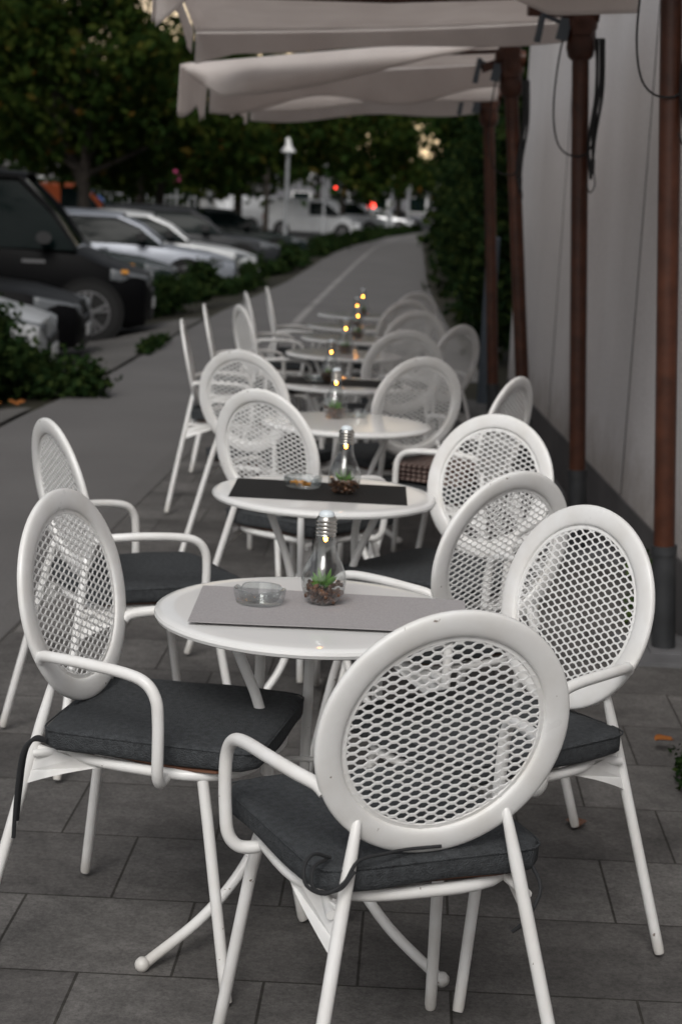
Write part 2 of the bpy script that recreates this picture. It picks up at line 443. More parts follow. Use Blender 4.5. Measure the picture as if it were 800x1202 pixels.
def strip(name, left, right, nx, zf, m, kind='structure', y0=-6, y1=170):
    mb = MB(); yy = [y for y in ys if y0 < y < y1]; yy = [y0] + yy + [y1]
    vs = []; fs = []
    for y in yy:
        a, b = left(y), right(y)
        for i in range(nx + 1):
            x = a + (b - a) * i / nx
            vs.append((x, y, zf(x, y)))
    n = nx + 1
    for j in range(len(yy) - 1):
        for i in range(nx):
            fs.append((j * n + i, j * n + i + 1, (j + 1) * n + i + 1, (j + 1) * n + i))
    mb.add(vs, fs)
    return tag(mb.build(name, m, ang=0), kind=kind)
def xs_ground():
    return [-900, -300, -120, -60, -30, -16] + [-10 + i * .5 for i in range(60)] + [22, 30, 60, 150, 400, 900]
mb = MB(); X = xs_ground(); vs = []; fs = []
for y in ys:
    for x in X: vs.append((x, y, ground_z(x, y)))
for j in range(len(ys) - 1):
    for i in range(len(X) - 1):
        n = len(X); fs.append((j * n + i, j * n + i + 1, (j + 1) * n + i + 1, (j + 1) * n + i))
mb.add(vs, fs)
tag(mb.build('ground', M['soil'], ang=0), kind='structure')
strip('car_park_asphalt', lambda y: -70, lambda y: lerp_tab(PATH_L, y) - 1.35, 8, lambda x, y: -.2, M['asphalt_dark'])
strip('asphalt_path', lambda y: lerp_tab(PATH_L, y), lambda y: max(lerp_tab(PATH_R, y), BORD(y) + .1 if y < 14.5 else -99), 4, lambda x, y: 0.0, M['asphalt'])
strip('paving', lambda y: BORD(y) + .05, lambda y: 1.45, 3, lambda x, y: .006, M['paving'], y0=-5, y1=14.4)
strip('kerb_strip', lambda y: BORD(y) - .055, lambda y: BORD(y) + .06, 1, lambda x, y: .010, M['kerb'], y0=-5, y1=14.4)
strip('concrete_apron', lambda y: lerp_tab(PATH_L, y) - 1.5, lambda y: lerp_tab(PATH_L, y) - .04, 6, lambda x, y: ground_z(x, y) + .018, M['apron'], y0=15.2, y1=22.5)
strip('gutter_slabs', lambda y: lerp_tab(PATH_L, y) - .7, lambda y: lerp_tab(PATH_L, y) - .04, 6, lambda x, y: ground_z(x, y) + .018, M['apron'], y0=-5, y1=12.4)
SEAM = [(18, -.85), (24, -.67), (34, -.33), (47, .12), (63, .75), (80, 1.95), (100, 3.9)]
strip('path_seam', lambda y: lerp_tab(SEAM, y) - .05, lambda y: lerp_tab(SEAM, y) + .05, 1, lambda x, y: .004, M['seam'], y0=18, y1=100)

# ------------------------------------------------------------------ foliage helpers (numpy)
def leaf_cloud(name, centres, radii, n, size, m, parent=None, squash=.75, seed=1, flat=0.0):
    """n leaf faces spread through clumps given by centres and radii"""
    rng = np.random.default_rng(seed)
    C = np.array(centres, float); Rr = np.array(radii, float)
    wgt = Rr ** 2.2; wgt /= wgt.sum()
    k = rng.choice(len(C), n, p=wgt)
    dirs = rng.normal(size=(n, 3)); dirs /= np.linalg.norm(dirs, axis=1)[:, None]
    rad = rng.random(n) ** .5 * (1 + .75 * rng.random(n) ** 4)
    p = C[k] + dirs * (rad * Rr[k])[:, None] * np.array([1, 1, squash])
    nrm = dirs * .6 + rng.normal(size=(n, 3)) * .7 + np.array([0, 0, .35 + flat]); nrm /= np.linalg.norm(nrm, axis=1)[:, None]
    a = np.cross(nrm, rng.normal(size=(n, 3))); a /= np.linalg.norm(a, axis=1)[:, None]
    b = np.cross(nrm, a)
    s = size * (.6 + .8 * rng.random(n))[:, None]
    # each leaf: a pointed, slightly folded pair of triangles -> 4-point kite
    v0 = p - a * s; v1 = p - b * s * .55 + nrm * s * .12; v2 = p + a * s; v3 = p + b * s * .55 + nrm * s * .12
    V = np.stack([v0, v1, v2, v3], 1).reshape(-1, 3)
    me = bpy.data.meshes.new(name)
    me.vertices.add(4 * n); me.vertices.foreach_set('co', V.ravel())
    me.loops.add(4 * n); me.loops.foreach_set('vertex_index', np.arange(4 * n, dtype=np.int32))
    me.polygons.add(n); me.polygons.foreach_set('loop_start', np.arange(0, 4 * n, 4, dtype=np.int32))
    me.polygons.foreach_set('loop_total', np.full(n, 4, dtype=np.int32))
    me.materials.append(m); me.update(calc_edges=True); me.validate()
    o = bpy.data.objects.new(name, me); COL.objects.link(o)
    if parent: o.parent = parent
    return o

def tree(name, x, y, h, low, rad, label, cat='tree', group=None, m='leaf_a', n=5200, size=.16, r0=.16, fork=False, seed=1, lean=0.0, z0=-.2, nclump=26):
    rng = random.Random(seed)
    root = empty(name, (x, y, z0))
    tag(root, label, cat, group)
    t = MB()
    if fork:
        t.tube(spline([(0, 0, -.1), (.02, 0, .9), (.03, 0, 1.9), (.10, 0, 3.1), (.28, .1, 4.8), (.3, .1, h * .85)], 4), [r0 * 1.3] + [r0 * (1 - .8 * i / 19) for i in range(20)], 10)
        t.tube(spline([(.02, 0, 1.75), (-.22, .02, 2.3), (-.62, .05, 3.2), (-.75, .1, 4.4), (-1.1, .1, h * .75)], 4), [r0 * .72 * (1 - .8 * i / 16) for i in range(17)], 9)
    else:
        t.tube(spline([(0, 0, -.1), (lean * .1, 0, low * .6), (lean * .3, .05, low * 1.3), (lean * .6, .1, h * .6), (lean, .1, h * .9)], 4), [r0 * 1.25] + [r0 * (1 - .85 * i / 15) for i in range(16)], 10)
    cs = []; rr = []
    for i in range(nclump):
        a = rng.uniform(0, 2 * PI); q = rng.random()
        zz = low + (h - low) * (q ** .8)
        prof = math.sin(PI * min(.95, .18 + .75 * (zz - low) / (h - low)))
        d_ = rad * prof * math.sqrt(rng.random()) * .95
        cs.append((lean * .5 + d_ * math.cos(a), d_ * math.sin(a), zz + rng.uniform(-.2, .3))); rr.append(rad * rng.uniform(.20, .42))
    for i in range(0, min(12, nclump)):
        c = cs[i]; zb = max(low * .9, c[2] - d_ * .6 - .7)
        t.tube(spline([(lean * .3, .03, zb), ((c[0] + lean * .3) * .5, c[1] * .5, zb * .55 + c[2] * .45), c], 4), [r0 * .35 * (1 - .85 * k / 8) for k in range(9)], 6)
    t.build('trunk', M['bark'], root)
    leaf_cloud('crown', cs, rr, n, size, M[m], root, seed=seed)
    return root

def hedge(name, pts, wdt, hgt, label, cat='hedge', m='leaf_hedge', n=4000, size=.045, seed=1, group=None, z0=-.1, core=True, ragged=.55):
    """a run of leaf clumps along the points, with twigs inside"""
    rng = random.Random(seed); P = [Vector((*p, 0)) for p in pts]
    root = empty(name, (P[0].x, P[0].y, z0)); tag(root, label, cat, group)
    o = P[0]; cs = []; rr = []
    for a, b in zip(P, P[1:]):
        k = max(2, int((b - a).length / (wdt * .32)))
        for i in range(k + 1):
            c = a.lerp(b, i / k) - o
            for q in range(3):
                hh = hgt * (1 - ragged * rng.random())
                x_, y_ = c.x + rng.uniform(-.4, .4) * wdt, c.y + rng.uniform(-.4, .4) * wdt
                zz = rng.uniform(.15, .85) * hh
                r_ = min(wdt * .42, hh * .34) * rng.uniform(.7, 1.15)
                cs.append((x_, y_, max(zz, r_ * .6))); rr.append(r_)
    leaf_cloud('foliage', cs, rr, n, size, M[m], root, squash=.9, seed=seed)
    return root

# ------------------------------------------------------------------ wall beside the terrace
root = tag(empty('rendered_wall', (1.30, 6, 0)), 'long white rendered wall with grey plinth beside the terrace', 'wall')
def wx(y): return 1.345 - .0105 * (y - 6)        # the wall runs very slightly towards the row of tables
mb = MB()
def wall_slab(y0, y1, z0, z1, off, th=.4):
    a0, a1 = wx(y0) + off, wx(y1) + off
    vs = [(a0, y0, z0), (a0 + th, y0, z0), (a1 + th, y1, z0), (a1, y1, z0), (a0, y0, z1), (a0 + th, y0, z1), (a1 + th, y1, z1), (a1, y1, z1)]
    vs = [(x - 1.30, y - 6, z) for x, y, z in vs]
    mb.add(vs, [(3, 2, 1, 0), (4, 5, 6, 7), (0, 1, 5, 4), (1, 2, 6, 5), (2, 3, 7, 6), (3, 0, 4, 7)])
wall_slab(-5, 13.6, .2, 5.2, 0)
mb.build('wall_body', M['plaster'], root, smooth=False)
mb = MB(); wall_slab(-5, 13.55, -.05, .285, -.012, .40)
mb.build('plinth', M['plinth'], root, smooth=False)
mb = MB()
for y_ in (8.05, 10.9):  # two thin dark vertical lines on the wall face
    wall_slab(y_, y_ + .012, .29, 5.1, -.004, .02)
mb.build('wall_line', M['plinth'], root, smooth=False)
# slim dark post past the wall's end
p = MB(); p.tube([(0, 0, 0), (0, 0, 1.35)], .055, 12); p.tube([(0, 0, 1.35), (0, 0, 1.37)], [.06, .05], 12)
o = p.build('bollard_post', M['sheet_grey']); o.location = (1.13, 14.2, 0); tag(o, 'slim dark slate post past the far end of the white wall', 'post')

# ------------------------------------------------------------------ chairs
SA, SB, SZ, STH, SY = .224, .226, .74, R(12.5), .233
def back_pt(x, v, nrm=0.0):
    """point on the tilted backrest plane: x across, v up along it, nrm forward out of it"""
    return (x, -SY - v * math.sin(STH) + nrm * math.cos(STH), SZ + v * math.cos(STH) + nrm * math.sin(STH))

def ring_mesh(mb, prof, n=72):
    k = len(prof); vs = []; fs = []
    for i in range(n):
        a = 2 * PI * i / n
        for (f, q) in prof:
            vs.append(back_pt(SA * f * math.cos(a), SB * f * math.sin(a), q))
    for i in range(n):
        j = (i + 1) % n
        for c in range(k):
            e = (c + 1) % k
            fs.append((i * k + c, i * k + e, j * k + e, j * k + c))
    mb.add(vs, fs)

def cushion_mesh(mb, wx_, wy, rc, prof, zb, cy=0.0):
    """rounded square cushion; prof: list of (inset, z)"""
    n = 48; vs = []; fs = []
    def outline(a, ins):
        # superellipse-like rounded rectangle
        e = 11.0
        c, s_ = math.cos(a), math.sin(a)
        r_ = (abs(c) ** e + abs(s_) ** e) ** (-1 / e)
        x, y = r_ * c * (wx_ - ins), r_ * s_ * (wy - ins)
        taper = 1 + .03 * (y / wy)
        return x * taper, y + cy
    for ins, z in prof:
        for i in range(n):
            x, y = outline(2 * PI * i / n + PI / n, ins)
            vs.append((x, y, zb + z + .0035 * math.sin(x * 23 + 1) * math.sin(y * 19)))
    for k in range(len(prof) - 1):
        for i in range(n):
            j = (i + 1) % n
            fs.append((k * n + i, k * n + j, (k + 1) * n + j, (k + 1) * n + i))
    fs.append(tuple(reversed(range(n))))
    fs.append(tuple(range((len(prof) - 1) * n, len(prof) * n)))
    mb.add(vs, fs)

def make_chair():
    root = empty('garden_chair')
    # rim of the oval back: broad rounded flange with a thin inner lip
    mb = MB()
    prof = []
    ro, ri = 1.0, .80
    for i in range(13):
        t = i / 12
        a = PI * t
        f = (ro + ri) / 2 + (ro - ri) / 2 * math.cos(a)
        prof.append((f, .0095 * math.sin(a) ** .6))
    prof += [(.765, .002), (.755, 0.0), (.765, -.002)]
    for i in range(13):
        t = i / 12
        a = PI * (1 - t)
        f = (ro + ri) / 2 + (ro - ri) / 2 * math.cos(a)
        prof.append((f, -.0095 * math.sin(a) ** .6 - .0003))
    prof = prof[:-1]
    ring_mesh(mb, prof)
    rim = mb.build('back_rim', M['white'], root, ang=50)
    # expanded metal
    mb = MB(); p, q, bl, lim = .0350, .0084, .0078, .785
    def seg(x0, v0, x1, v1, wd, th):
        a = Vector((x0, v0)); b = Vector((x1, v1))
        # clip both ends to the opening
        def inside(pt): return (pt.x / SA) ** 2 + (pt.y / SB) ** 2 < lim ** 2
        ia, ib = inside(a), inside(b)
        if not ia and not ib: return
        if not ia or not ib:
            lo, hi = (a, b) if ia else (b, a)
            l0, h0 = lo.copy(), hi.copy()
            for _ in range(14):
                mid = (l0 + h0) / 2
                if inside(mid): l0 = mid
                else: h0 = mid
            if ia: b = l0
            else: a = l0
        d_ = b - a
        if d_.length < 1e-4: return
        d_ = d_.normalized(); nn = Vector((-d_.y, d_.x)) * wd / 2
        a = a - d_ * .0008; b = b + d_ * .0008
        c4 = [a - nn, b - nn, b + nn, a + nn]
        vs = [back_pt(c.x, c.y, -th / 2) for c in c4] + [back_pt(c.x, c.y, th / 2) for c in c4]
        mb.add(vs, [(3, 2, 1, 0), (4, 5, 6, 7), (0, 1, 5, 4), (1, 2, 6, 5), (2, 3, 7, 6), (3, 0, 4, 7)])
    nj = int(SB / q) + 1; ni = int(SA / p) + 2
    for j in range(-nj, nj + 1):
        for i in range(-ni, ni + 1):
            x = i * p + (p / 2 if j % 2 else 0); v = j * q
            seg(x - bl / 2, v, x + bl / 2, v, .0046, .0034)
            seg(x + bl / 2, v, x + p / 2 - bl / 2, v + q, .0031, .0027)
            seg(x + bl / 2, v, x + p / 2 - bl / 2, v - q, .0031, .0021)
    mb.build('back_mesh', M['mesh_white'], root, smooth=False)
    # legs
    for s_ in (-1, 1):
        top = back_pt(s_ * .134, -.150, -.006); foot = (s_ * .252, -.318, .008)
        a, b = Vector(top), Vector(foot)
        mb = MB()
        d_ = (b - a).normalized()
        mb.tube([a - d_ * .004, a + d_ * .004, a + d_ * .03, a + d_ * .09, b - d_ * .012, b], [.004, .008, .0095, .0118, .0118, .0105], 14)
        mb.build('rear_leg', M['white'], root)
    for s_ in (-1, 1):
        mb = MB()
        mb.tube([(s_ * .178, .150, .448), (s_ * .19, .17, .36), (s_ * .222, .237, .012), (s_ * .2235, .24, .004)], [.0118, .0118, .0118, .0105], 14)
        mb.build('front_leg', M['white'], root)
    # seat frame: a bent tube ring plus the sheet gussets towards the rear legs
    mb = MB()
    pts = []
    for i in range(40):
        a = 2 * PI * i / 40; e = 3.2
        c, sn = math.cos(a), math.sin(a); r_ = (abs(c) ** e + abs(sn) ** e) ** (-1 / e)
        pts.append((.200 * r_ * c, .208 * r_ * sn + .014, .452))
    mb.tube(pts, .0115, 12, closed=True)
    mb.tube([(-.19, .0, .448), (.19, .0, .448)], .008, 8)
    for s_ in (-1, 1):      # back cross stubs from the ring to the rear legs
        mb.tube([(s_ * .165, -.15, .452), (s_ * .178, -.225, .44)], .009, 10)
    mb.build('seat_frame', M['white'], root)
    for s_ in (-1, 1):
        mb = MB()
        L = Vector(back_pt(s_ * .134, -.150, 0)); Fv = Vector((s_ * .252, -.318, 0))
        def on(zz): t = (L.z - zz) / (L.z - Fv.z); return L.lerp(Fv, t)
        A, B = on(.455), on(.372)
        ring = [A, on(.40), B]
        n = 8; C_ = Vector((s_ * .194, -.055, .443))
        ctrl = Vector((s_ * .198, -.15, .418))
        for i in range(1, n + 1):
            t = i / n
            ring.append(B * (1 - t) ** 2 + ctrl * 2 * t * (1 - t) + C_ * t * t)
        ring.append(Vector((s_ * .190, -.12, .449)))
        th = Vector((s_ * .0035, 0, 0)); k = len(ring)
        mb.add([q_ + th for q_ in ring] + [q_ - th for q_ in ring],
               [tuple(range(k)), tuple(reversed(range(k, 2 * k)))] + [((i + 1) % k, i, i + k, (i + 1) % k + k) for i in range(k)])
        mb.build('gusset', M['white'], root, smooth=False)
    # arms
    for s_ in (-1, 1):
        mb = MB()
        P = spline([back_pt(s_ * .194, -.098, .004), back_pt(s_ * .204, -.090, .020), (s_ * .228, -.15, .664), (s_ * .250, -.075, .668), (s_ * .262, .015, .664),
                    (s_ * .268, .062, .652), (s_ * .271, .086, .622), (s_ * .271, .092, .575), (s_ * .268, .092, .515),
                    (s_ * .262, .090, .470), (s_ * .244, .087, .447), (s_ * .218, .083, .443), (s_ * .192, .08, .449)], 6)
        mb.tube(P, .0118, 14)
        mb.build('arm', M['white'], root)
    # seat board and cushion
    mb = MB(); cushion_mesh(mb, .194, .200, .05, [(.004, 0), (0, .003), (0, .008), (.004, .010)], .462, .014)
    mb.build('seat_board', M['plywood'], root)
    mb = MB()
    cushion_mesh(mb, .222, .230, .04, [(.03, 0), (.006, .001), (.0005, .006), (0, .016), (0, .034), (.0015, .040), (.006, .0445), (.02, .0465), (.08, .0485), (.15, .049)], .473, .016)
    cu = mb.build('cushion', M['cushion'], root, ang=0)
    mb = MB()
    for zz in (.5135,):
        pts = []
        for i in range(96):
            a = 2 * PI * i / 96 + .02; e = 11.0
            c, sn = math.cos(a), math.sin(a); r_ = (abs(c) ** e + abs(sn) ** e) ** (-1 / e)
            y = r_ * sn * .230
            pts.append((r_ * c * .2215 * (1 + .03 * (y / .230)), y + .016, zz))
        mb.tube(pts, .0019, 6, closed=True)
    mb.build('piping', M['cushion'], cu)
    return root

def ties(root, kind):
    """the cords that tie the cushion down, sewn to it at the rear corners"""
    cu = [c for c in root.children if c.name.startswith('cushion')][0]
    mb = MB()
    if kind == 'loop':
        mb.tube(spline([(-.185, -.19, .529), (-.220, -.205, .545), (-.245, -.225, .535), (-.246, -.240, .508), (-.215, -.245, .492), (-.18, -.240, .505), (-.15, -.225, .533), (-.10, -.215, .536), (-.05, -.20, .533), (.01, -.205, .534)], 5), .0031, 8)
        mb.tube(spline([(-.19, -.19, .528), (-.228, -.222, .528), (-.232, -.240, .500), (-.19, -.243, .495), (-.16, -.235, .52)], 5), .0030, 8)
        m2 = MB(); m2.tube(spline([(.19, -.19, .485), (.19, -.235, .45), (.165, -.24, .40), (.15, -.22, .37)], 5), .0036, 8); m2.build('cushion_tie', M['piping'], cu)
    elif kind == 'hang':
        for dx, dl in ((0, 0), (.018, .03)):
            mb = MB(); mb.tube(spline([(.205 - dx * .3, -.20, .490), (.224 - dx, -.222, .494), (.236 - dx, -.238, .465), (.240 - dx, -.247, .38), (.240 - dx, -.252, .29 + dl)], 5), .0045, 8, flat=.6)
            mb.build('cushion_tie', M['piping'], cu)
        return
    else:
        for sg in (1,):
            mb.tube(spline([(sg * .20, -.205, .487), (sg * .226, -.24, .465), (sg * .236, -.262, .40), (sg * .262, -.272, .30), (sg * .285, -.278, .245)], 5), .0075, 8, flat=.35)
            mb.tube(spline([(sg * .20, -.20, .487), (sg * .206, -.236, .46), (sg * .206, -.252, .38), (sg * .216, -.26, .27)], 5), .0075, 8, flat=.35)
    mb.build('cushion_tie', M['piping'], cu)

CHAIRS = [
 # x, y, yaw, label, ties
 (.105, 2.92, .36, 'nearest white chair, its back to the viewer, a black tie looped at its cushion corner', 'loop'),
 (-.335, 3.484, -1.89, 'white chair left of the pale-runner table, its two cushion ties hanging down', 'hang'),
 (.337, 3.534, 2.228, 'white chair right of the pale-runner table, turned half towards the viewer', 'ribbon'),
 (.258, 4.38, .68, 'white chair just behind the right-hand chair of the pale-runner table, leaning away', None),
 (-.57, 4.82, -1.08, 'white chair at the path side of the table with the ashtray on black', None),
 (.32, 5.09, 2.52, 'white chair at the wall side of the table with the ashtray on black', None),
 (-.12, 5.92, -.64, 'white chair with its back over the far left of the black-runner table with the ashtray', 'hang'),
 (-.32, 7.38, -.48, 'white chair half hidden behind the one over the black runner, arm rail at its left', None),
 (.18, 7.49, .53, 'white chair with the fully visible round back between the third lamp and the wall', None),
 (.41, 6.71, 1.08, 'white chair standing closest to the wall beside the dark wooden poles', None),
 (.21, 9.02, .30, 'white chair behind the round-backed one, orange light seen through its mesh', None),
 (.39, 9.53, .90, 'white chair turned narrow towards the wall, second nearest to the poles', None),
 (-.575, 8.75, -1.50, 'leftmost far white chair, seen edge-on beside the path', None),
 (-.575, 10.05, -1.50, 'second edge-on far chair counted along the path, a bare white rim', None),
 (-.39, 10.20, -1.23, 'far white chair with its mesh half turned and arm loop showing on the path side', None),
 (.29, 10.67, .44, 'blurred far white chair below the two farthest backs on the wall side', None),
 (.24, 11.80, .55, 'far white chair whose back lies just inside the farthest back on the wall side', None),
 (.32, 12.88, .62, 'farthest white chair on the wall side of the row', None),
 (-.43, 11.55, -1.42, 'far white chair before the last one on the path side, thin upright rim', None),
 (-.33, 12.35, -1.46, 'last white chair on the path side, its rim tilted like a bent stick', None),
]
proto = make_chair()
for i, (x, y, yaw, lab, tk) in enumerate(CHAIRS):
    o = proto if i == 0 else copy_tree(proto)
    o.location = (x, y, .010); o.rotation_euler.z = yaw
    tag(o, lab, 'chair', 'white oval-backed chairs along the terrace')
    o['tie'] = tk or ''
for o in [o for o in COL.objects if 'tie' in o.keys()]:
    k = o['tie']; del o['tie']
    if k: ties(o, k)
    if k in ('hang', 'loop') and o.location.y < 4:       # loose cushions sit a little askew
        [c for c in o.children if c.name.startswith('cushion')][0].rotation_euler.z = .13 if k == 'hang' else .05

# ------------------------------------------------------------------ tables
def make_table():
    root = empty('bistro_table')
    r = .337
    mb = MB()
    prof = [(0, .701), (r - .03, .701), (r - .012, .702), (r - .003, .706), (r, .713), (r - .002, .7195), (r - .008, .7235), (r - .018, .725), (r - .05, .7252), (0, .7252)]
    mb.lathe(prof, 96)
    mb.build('tabletop', M['top_white'], root, ang=30)
    for k in range(3):
        a = R((-139, -41, 90)[k])
        def P(rr, z): return (rr * math.cos(a), rr * math.sin(a), z)
        mb = MB()
        mb.tube(spline([P(.215, .702), P(.185, .64), P(.140, .55), P(.108, .45), P(.098, .36), P(.108, .27), P(.155, .175), P(.26, .085), P(.408, .016)], 6), .0115, 14)
        # rounded foot
        c = P(.412, .017)
        mb.lathe([(0, -.016), (.008, -.0145), (.0145, -.007), (.016, 0), (.0145, .007), (.008, .0145), (0, .016)], 14, c)
        mb.build('leg', M['white'], root)
    mb = MB()
    pts = [(.088 * math.cos(2 * PI * i / 40), .088 * math.sin(2 * PI * i / 40), .36) for i in range(40)]
    mb.tube(pts, .006, 10, closed=True)
    mb.build('brace_ring', M['white'], root)
    return root
TABLES = [
 (-.053, 3.607, 'nearest round white table, laid with a pale grey woven runner'),
 (-.053, 5.095, 'second round white table, laid with a black runner and an ashtray'),
 (.005, 6.79, 'third round white table, bare top with a bright gleam right of its lamp'),
 (-.03, 8.27, 'fourth round white table, its black runner reaching behind the round-backed chair'),
 (-.03, 9.89, 'fifth round white table, pale top behind the second black-runner table'),
 (.02, 11.04, 'sixth round white table, third from the far end of the row'),
 (.03, 12.09, 'next to last round white table of the row'),
 (.075, 13.35, 'last round white table of the row, thin pale edge against the path'),
]
tp = make_table()
for i, (x, y, lab) in enumerate(TABLES):
    o = tp if i == 0 else copy_tree(tp)
    o.location = (x, y, .010 if i else .004)
    tag(o, lab, 'table', 'round white tables in a row')
ZT = .7352
def runner(name, pts, m, lab):
    mb = MB()
    n = 24
    def f(u, v):
        a = Vector(pts[0]).lerp(Vector(pts[1]), u); b = Vector(pts[3]).lerp(Vector(pts[2]), u)
        q = a.lerp(b, v)
        return (q.x, q.y, .0016 + .0004 * math.sin(u * 9 + v * 3))
    mb.grid(lambda u, v: f(1 - u, v), n, 6, .0012)
    z = ZT + (.0006 if True else 0)
    o = mb.build(name, m, ang=30); o.location = (0, 0, z - .0002)
    tag(o, lab, 'table runner', 'table runners')
runner('table_runner', [(-.300, 3.755), (.285, 3.735), (.272, 3.435), (-.302, 3.418)], M['runner_pale'], 'pale grey woven runner on the nearest table')
runner('table_runner', [(-.325, 5.265), (.197, 5.262), (.192, 4.93), (-.330, 4.93)], M['runner_dark'], 'black runner under the ashtray on the second table')
runner('table_runner', [(-.30, 8.43), (.27, 8.43), (.26, 8.11), (-.30, 8.11)], M['runner_dark'], 'black runner on the fourth table, behind the round-backed chair')

# light bulb lamps with pebbles and a succulent
def make_bulb():
    root = empty('bulb_lamp')
    mb = MB()
    prof = [(0, .0015), (.022, .0015), (.030, .004), (.040, .016), (.0468, .034), (.0488, .050), (.0470, .066), (.0415, .083), (.0335, .099), (.0270, .113), (.0235, .127), (.0222, .142), (.0218, .156)]
    pp = [(r, z) for r, z in prof]
    # smooth the profile
    sp = [(max(0, q.x), q.y) for q in spline([(r, z, 0) for r, z in pp], 4)]
    mb.lathe(sp, 40)
    mb.build('glass_bulb', M['glass'], root, ang=0)
    mb = MB(); prof = [(.0205, .150), (.0225, .152)]
    for k in range(4):
        z = .155 + k * .0085
        prof += [(.0212, z), (.0236, z + .003), (.0240, z + .0045), (.0212, z + .0078)]
    prof += [(.0205, .190), (.018, .193), (0, .193)]
    mb.lathe(prof, 32); mb.build('screw_cap', M['chrome'], root, ang=25)
    mb = MB(); mb.lathe([(.0165, .193), (.0172, .1965), (.0150, .201), (.0085, .2048), (0, .206)], 24); mb.build('top_cap', M['cap'], root)
    mb = MB(); mb.lathe([(0, .136), (.0032, .1375), (.0046, .141), (.0046, .150), (0, .150)], 14); mb.build('led', M['led'], root)
    rng = random.Random(4)
    mb = MB()
    for i in range(150):
        for _ in range(30):
            a = rng.uniform(0, 2 * PI); z = rng.uniform(.006, .046); lim = .041 if z > .022 else .030 + z * .4
            r_ = lim * math.sqrt(rng.random())
            if z < .040 + r_ * .1: break
        s_ = rng.uniform(.0045, .0078)
        c = (r_ * math.cos(a), r_ * math.sin(a), z)
        n0 = len(mb.v)
        mb.lathe([(0, -s_ * .7), (s_ * .6, -s_ * .5), (s_, 0), (s_ * .65, s_ * .55), (0, s_ * .72)], 7, (0, 0, 0))
        rot = Matrix.Rotation(rng.uniform(0, 3), 3, 'X') @ Matrix.Rotation(rng.uniform(0, 3), 3, 'Y')
        for q in range(n0, len(mb.v)):
            mb.v[q] = tuple(rot @ Vector(mb.v[q]) * rng.uniform(.93, 1.07) + Vector(c))
    tag(mb.build('pebbles', M['pebble'], root, ang=60), kind='stuff')
    mb = MB()
    for i in range(13):
        a = i * 2.4; tilt = .25 + .075 * i; L = .044 - .0012 * i
        base = Vector((.004 * math.cos(a), .004 * math.sin(a), .036))
        d_ = Vector((math.sin(tilt) * math.cos(a), math.sin(tilt) * math.sin(a), math.cos(tilt)))
        mb.tube([base, base + d_ * L * .35, base + d_ * L * .75 + Vector((0, 0, -.0015)), base + d_ * L], [.0038, .0058, .0038, .0004], 7, flat=.35)
    mb.build('succulent', M['succulent'], root)
    return root
BULBS = [
 (-.030, 3.640, 'clear bulb lamp with pebbles and succulent on the nearest table'),
 (.005, 5.075, 'bulb lamp on the black runner beside the ashtray'),
 (-.045, 6.88, 'bulb lamp glowing on the bare third table'),
 (-.085, 8.27, 'bulb lamp on the black runner of the fourth table'),
 (-.025, 9.89, 'bulb lamp glowing on the fifth table, left of the cluster of three'),
 (.045, 11.04, 'bulb lamp on the sixth table, lowest of the far cluster'),
 (.040, 12.09, 'bulb lamp on the next to last table, left light of the topmost pair'),
 (.085, 13.35, 'bulb lamp on the last table, topmost light of the row'),
]
bp_ = make_bulb()
for i, (x, y, lab) in enumerate(BULBS):
    o = bp_ if i == 0 else copy_tree(bp_)
    o.location = (x, y, ZT + (.0022 if i in (0, 1, 3) else 0) - (.006 if i == 0 else 0) + (.006 if i == 0 else 0)); o.rotation_euler.z = i * 1.3
    tag(o, lab, 'bulb lamp', 'bulb lamps on the tables')

def ashtray(x, y, m, lab, r=.056, h=.034, rz=0.0, z=.0022):
    root = MB(); n = 48
    prof = [(r * .78, 0), (r * .90, .003), (r * .97, h * .5), (r, h * .94), (r * .97, h), (r * .88, h * .98), (r * .80, h * .55), (r * .74, .008), (0, .006), (0, .0), ]
    vs = []; fs = []
    for rr, z_ in prof[:-1]:
        for k in range(n):
            a = 2 * PI * k / n
            notch = max(0, math.cos(a * 3)) ** 14 * h * .35 if z_ > h * .9 else 0
            fac = 1 + .018 * math.cos(a * 16) * (1 if rr > r * .85 else 0)
            vs.append((rr * fac * math.cos(a), rr * fac * math.sin(a), z_ - notch))
    k_ = len(prof) - 1
    for i in range(k_ - 1):
        for k in range(n):
            fs.append((i * n + k, i * n + (k + 1) % n, (i + 1) * n + (k + 1) % n, (i + 1) * n + k))
    fs.append(tuple(reversed(range(n))))
    root.add(vs, fs)
    o = root.build('glass_ashtray', m, ang=45); o.location = (x, y, ZT + z); o.rotation_euler.z = rz
    tag(o, lab, 'ashtray', 'glass ashtrays')
ashtray(-.166, 3.615, M['ashglass'], 'round clear glass ashtray on the pale runner', rz=.4)
ashtray(-.120, 5.155, M['ashglass'], 'clear glass ashtray with amber bits on the black runner', r=.058, rz=.9)
for k in range(5):  # amber bits in the ashtray stand in for an orange reflection
    mb = MB(); a = k * 1.25 + .3
    mb.tube([(-.013 * math.cos(a * 2), -.013 * math.sin(a * 2), .009 + .002 * k), (.013 * math.cos(a * 2), .013 * math.sin(a * 2), .011 + .003 * k)], .0042, 8)
    o = mb.build('amber_bit', M['amber']); o.location = (-.128 + .02 * math.cos(a), 5.148 + .016 * math.sin(a), ZT + .0022)
    tag(o, 'amber bit for an orange reflection in the ashtray on the black runner', 'amber bit', 'amber bits in the ashtray')
ashtray(.045, 6.95, M['ashglass'], 'small clear ashtray on the bare third table', r=.048, h=.03, z=.0003)
ashtray(-.165, 8.25, M['ashglass'], 'faint clear ashtray left of the lamp on the fourth table', r=.05, h=.03)

